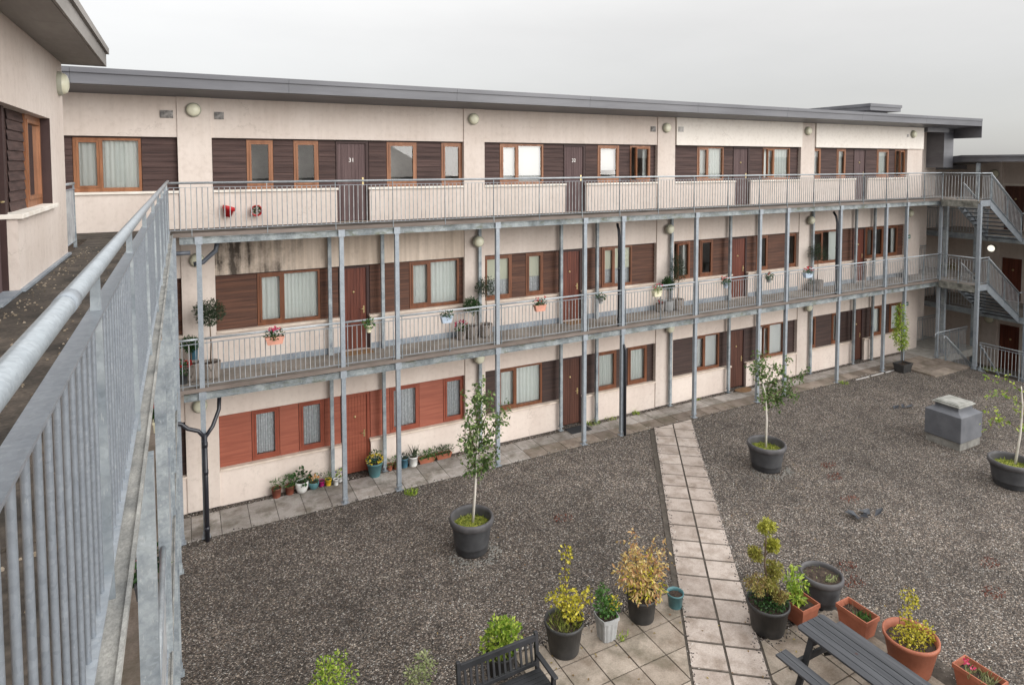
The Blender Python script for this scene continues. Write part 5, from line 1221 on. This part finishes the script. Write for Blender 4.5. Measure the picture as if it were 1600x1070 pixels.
cp_ = MB().box(19.40, 20.24, 9.82, 10.57, 1.131, 1.165); cp_.box(19.45, 20.19, 9.87, 10.52, 1.166, 1.20); cp_.box(19.52, 20.12, 9.94, 10.45, 1.201, 1.212); build('cap', cp_, 'vent_top', vt, bevel=.006)
# mats
def mat_(name, label, c, hx, hy, z, m, oval=False):
    mb = MB()
    if oval: mb.hexa([(c[0] + hx * math.cos(a), c[1] + hy * (math.sin(a) if math.sin(a) < 0 else 0.3 * math.sin(a))) for a in [2 * math.pi * i / 24 for i in range(24)]], z, z + .015)
    else: mb.box(c[0] - hx, c[0] + hx, c[1] - hy, c[1] + hy, z, z + .015)
    tag(build(name, mb, m, None, (c[0], c[1], z)), label, 'doormat', 'doormats')
mat_('doormat', 'black rubber doormat outside the ground-floor door left of the path', (10.55, 15.92), .36, .2, .006, 'mat_dark')
mat_('doormat', 'half-round coir doormat outside the ground-floor door right of the path', (17.68, 16.1), .36, .30, .006, 'mat_coir', True)
mat_('doormat', 'tan coir doormat outside the first middle-storey door', (3.9, 16.02), .36, .18, D2, 'mat_coir')
mat_('doormat', 'brown coir doormat outside the second middle-storey door', (10.5, 16.02), .34, .18, D2, 'mat_coir')
mat_('doormat', 'flat grey doormat outside the last middle-storey door', (24.5, 16.0), .36, .2, D2, 'slab')
# bits on the gravel
sc_ = MB(); rr = random.Random(8)
for i in range(7):
    x, y = 13.75 + rr.uniform(-.2, .2), 8.85 + rr.uniform(-.15, .15)
    sc_.leaf(Vector((x, y, -.015)), Vector((rr.uniform(-1, 1), rr.uniform(-1, 1), .25)), .16, .3, Vector((rr.uniform(-.4, .4), rr.uniform(-.4, .4), 1)))
tag(build('plastic_scrap', sc_, 'plastic_scrap', None, (13.75, 8.85, -.03)), 'crumpled dark plastic scrap lying on the gravel left of the vent box', 'scrap')
sc_ = MB()
for i in range(6):
    x, y = 20.7 + i * .12, 12.45 - i * .02
    sc_.leaf(Vector((x, y, -.015)), Vector((1, rr.uniform(-.6, .6), .2)), .12, .3, Vector((rr.uniform(-.4, .4), rr.uniform(-.4, .4), 1)))
tag(build('plastic_scrap', sc_, 'plastic_scrap', None, (20.7, 12.4, -.03)), 'torn dark membrane showing through the gravel behind the vent box', 'scrap')
rm_ = MB()
for (x, y) in ((7.59, 12.06), (11.73, 7.89), (11.4, 7.53), (14.39, 6.64), (13.46, 6.12), (14.17, 9.53), (15.29, 10.91), (14.87, 10.42)): 
    for _ in range(70):
        a = rr.uniform(0, 6.28); q = .17 * math.sqrt(rr.random()); rm_.leaf(Vector((x + q * math.cos(a) * 1.5, y + q * math.sin(a), -.028)), rdir(rr, .1), .02, .04, rdir(rr))
o = build('stonecrop', rm_, 'redmoss'); o['kind'] = 'stuff'
wd = MB()
for (x, y, r_, n) in ((4.85, 14.72, .16, 90), (11.2, 16.12, .22, 70), (12.9, 16.1, .15, 50), (21.5, 14.8, .14, 50), (15.45, 16.1, .14, 40), (28.0, 13.1, .3, 60), (11.9, 16.15, .2, 30), (6.5, 8.45, .12, 26), (4.9, 7.9, .1, 20)): blades(wd, x, y, -.02, r_, n, .13, .02, int(x * 10), 1.2)
o = build('weeds', wd, 'leaf_lime'); o['kind'] = 'stuff'
# loose gravel standing in the strip between slabs and wall, and pale chippings spilled round the planters
pg_ = MB()
for (x0, y0, n, sx, sy) in ((5.24, 11.75, 260, .50, .42), (13.69, 11.4, 220, .5, .42)):
    for _ in range(n):
        a = rr.uniform(0, 6.28); q = rr.uniform(.6, 1.15); p = Vector((x0 + q * sx * math.cos(a), y0 + q * sy * math.sin(a), -.028)); s_ = rr.uniform(.008, .018)
        pg_.corners([(p.x - s_, p.y - s_, p.z), (p.x + s_, p.y - s_, p.z), (p.x + s_, p.y + s_ * .8, p.z), (p.x - s_, p.y + s_, p.z), (p.x - s_ * .5, p.y - s_ * .5, p.z + s_), (p.x + s_ * .5, p.y - s_ * .4, p.z + s_), (p.x + s_ * .4, p.y + s_ * .5, p.z + s_), (p.x - s_ * .5, p.y + s_ * .4, p.z + s_)])
o = build('chippings', pg_, 'conc_damp'); o['kind'] = 'stuff'
M['stones'] = leaf_mat('loose_stones', [(.03, .027, .025), (.07, .06, .055), (.14, .12, .11), (.24, .21, .19), (.55, .52, .48)], 0., .85)
ls = MB()
def stone(x, y, z, q):
    a = rr.uniform(0, 6.28); ca, sa = math.cos(a) * q, math.sin(a) * q; k = rr.uniform(.6, .9); h = q * rr.uniform(.7, 1.1)
    ls.corners([(x - ca + sa * k, y - sa - ca * k, z), (x + ca + sa * k, y + sa - ca * k, z), (x + ca - sa * k, y + sa + ca * k, z), (x - ca - sa * k, y - sa + ca * k, z), (x - ca * .6 + sa * k * .5, y - sa * .6 - ca * k * .5, z + h), (x + ca * .6 + sa * k * .5, y + sa * .6 - ca * k * .5, z + h), (x + ca * .6 - sa * k * .5, y + sa * .6 + ca * k * .5, z + h), (x - ca * .6 - sa * k * .5, y - sa * .6 + ca * k * .5, z + h)])
for _ in range(1500):      # spilled over both edges of the path
    d = rr.uniform(0, 10.5); e = rr.choice((-1, 1)); w_ = .60 + rr.gauss(0, .045) + (.05 if rr.random() < .5 else -.02)
    c = o0 - ax * d + nx * (e * w_); stone(c.x, c.y, -.028 if w_ > .6 else .004, rr.uniform(.008, .016))
for _ in range(1800):      # along the outer edge of the wall walkway and the strip at the wall foot
    x_ = rr.uniform(-.1, 24.5)
    if rr.random() < .55: stone(x_, 14.955 + rr.gauss(0, .045), rr.choice((-.028, .002)), rr.uniform(.008, .017))
    else: stone(x_, rr.uniform(16.03, 16.22) if rr.random() < .8 else rr.uniform(15.9, 16.05), -.016 + (.018 if rr.random() < .2 else 0), rr.uniform(.009, .018))
for _ in range(900):       # edges and corners of the patio
    if rr.random() < .5: stone(rr.uniform(4.9, 7.7), 8.93 + rr.gauss(0, .06), -.02 + (.022 if rr.random() < .4 else 0), rr.uniform(.008, .015))
    elif rr.random() < .5: stone(10.62 + rr.gauss(0, .08), rr.uniform(4.5, 7.2), -.02, rr.uniform(.008, .015))
    else: stone(rr.uniform(8.6, 10.6), 7.2 + rr.gauss(0, .08), -.02 + (.022 if rr.random() < .5 else 0), rr.uniform(.008, .015))
o = build('loose_stones', ls, 'stones'); o['kind'] = 'stuff'
wl = MB(); M['dead_leaf'] = leaf_mat('fallen_leaf', [(.12, .07, .03), (.22, .14, .05), (.30, .24, .08), (.16, .05, .03)], .1)
for _ in range(160):
    cx_, cy_ = rr.choice(((5.3, 11.6), (13.8, 11.3), (7.1, 8.9), (9.2, 6.9), (6.0, 8.2), (10.6, 6.4), (4.4, 8.9), (12, 10)))
    wl.leaf(Vector((cx_ + rr.gauss(0, .7), cy_ + rr.gauss(0, .6), .006 if cy_ < 9 and cx_ < 11 else -.02)), Vector((rr.uniform(-1, 1), rr.uniform(-1, 1), .15)), .03, .05, Vector((rr.uniform(-.3, .3), rr.uniform(-.3, .3), 1)))
o = build('fallen_leaves', wl, 'dead_leaf'); o['kind'] = 'stuff'

# ------------------------------------------------------------------ sky, light, camera
w = bpy.data.worlds.new('World'); scene.world = w; w.use_nodes = True; t = w.node_tree; t.nodes.clear()
out = t.nodes.new('ShaderNodeOutputWorld')
SUN_EL, SUN_AZ = 20., 150.      # azimuth measured from +Y (away from the camera) clockwise
sky = t.nodes.new('ShaderNodeTexSky'); sky.sky_type = 'NISHITA'; sky.sun_disc = False; sky.sun_elevation = R(SUN_EL); sky.sun_rotation = R(SUN_AZ)
b1 = t.nodes.new('ShaderNodeBackground'); b1.inputs[1].default_value = .05
hs = t.nodes.new('ShaderNodeHueSaturation'); hs.inputs['Saturation'].default_value = .2; t.links.new(sky.outputs[0], hs.inputs['Color']); t.links.new(hs.outputs[0], b1.inputs[0])
tc = t.nodes.new('ShaderNodeTexCoord'); sx = t.nodes.new('ShaderNodeSeparateXYZ'); t.links.new(tc.outputs['Generated'], sx.inputs[0])
cl = t.nodes.new('ShaderNodeTexNoise'); cl.inputs['Scale'].default_value = 2.2; cl.inputs['Detail'].default_value = 7; cl.inputs['Roughness'].default_value = .6
mp = t.nodes.new('ShaderNodeMapping'); mp.inputs['Scale'].default_value = (1, 1, 3.5); t.links.new(tc.outputs['Generated'], mp.inputs[0]); t.links.new(mp.outputs[0], cl.inputs['Vector'])
# overcast: about twice as bright overhead as near the horizon
g = ramp(t, sx.outputs[2], [(0., (.19, .19, .188)), (.1, (.27, .265, .26)), (.2, (.36, .35, .34)), (.42, (.72, .71, .69)), (.7, (1.32, 1.305, 1.29)), (1., (1.55, 1.53, 1.51))])
g = mix(t, .3, g, ramp(t, cl.outputs['Fac'], [(.3, .72), (.7, 1.12)]), 'MULTIPLY')
b2 = t.nodes.new('ShaderNodeBackground'); b2.inputs[1].default_value = 1.; t.links.new(g, b2.inputs[0])
ad = t.nodes.new('ShaderNodeAddShader'); t.links.new(b1.outputs[0], ad.inputs[0]); t.links.new(b2.outputs[0], ad.inputs[1]); t.links.new(ad.outputs[0], out.inputs[0])
sl = bpy.data.lights.new('sun', 'SUN'); sl.energy = 1.5; sl.angle = R(45); sl.color = (1., .98, .95)
so = link('sun', sl); az = R(SUN_AZ); el = R(SUN_EL)
sv = Vector((math.sin(az) * math.cos(el), math.cos(az) * math.cos(el), math.sin(el))); so.rotation_euler = sv.to_track_quat('Z', 'Y').to_euler()
cam = bpy.data.cameras.new('camera'); co = link('camera', cam); scene.camera = co
yaw, pitch, roll = R(27.475), R(2.90), R(-.091)
F0 = Vector((math.sin(yaw), math.cos(yaw), 0)); R0 = Vector((math.cos(yaw), -math.sin(yaw), 0)); U0 = Vector((0, 0, 1))
F = F0 * math.cos(pitch) - U0 * math.sin(pitch); U = U0 * math.cos(pitch) + F0 * math.sin(pitch)
Rr = R0 * math.cos(roll) + U * math.sin(roll); Ur = U * math.cos(roll) - R0 * math.sin(roll)
mw = Matrix((( Rr.x, Ur.x, -F.x, 0), (Rr.y, Ur.y, -F.y, 0), (Rr.z, Ur.z, -F.z, 8.091), (0, 0, 0, 1)))
co.matrix_world = mw
cam.sensor_width = 36.; cam.lens = 36. * 991.6 / 1600; cam.shift_y = -228.17 / 1600; cam.clip_start = .05; cam.clip_end = 2000
scene.view_settings.view_transform = 'Standard'; scene.view_settings.look = 'None'; scene.view_settings.exposure = .6; scene.view_settings.gamma = 1.
scene.render.resolution_x = 1024; scene.render.resolution_y = 684
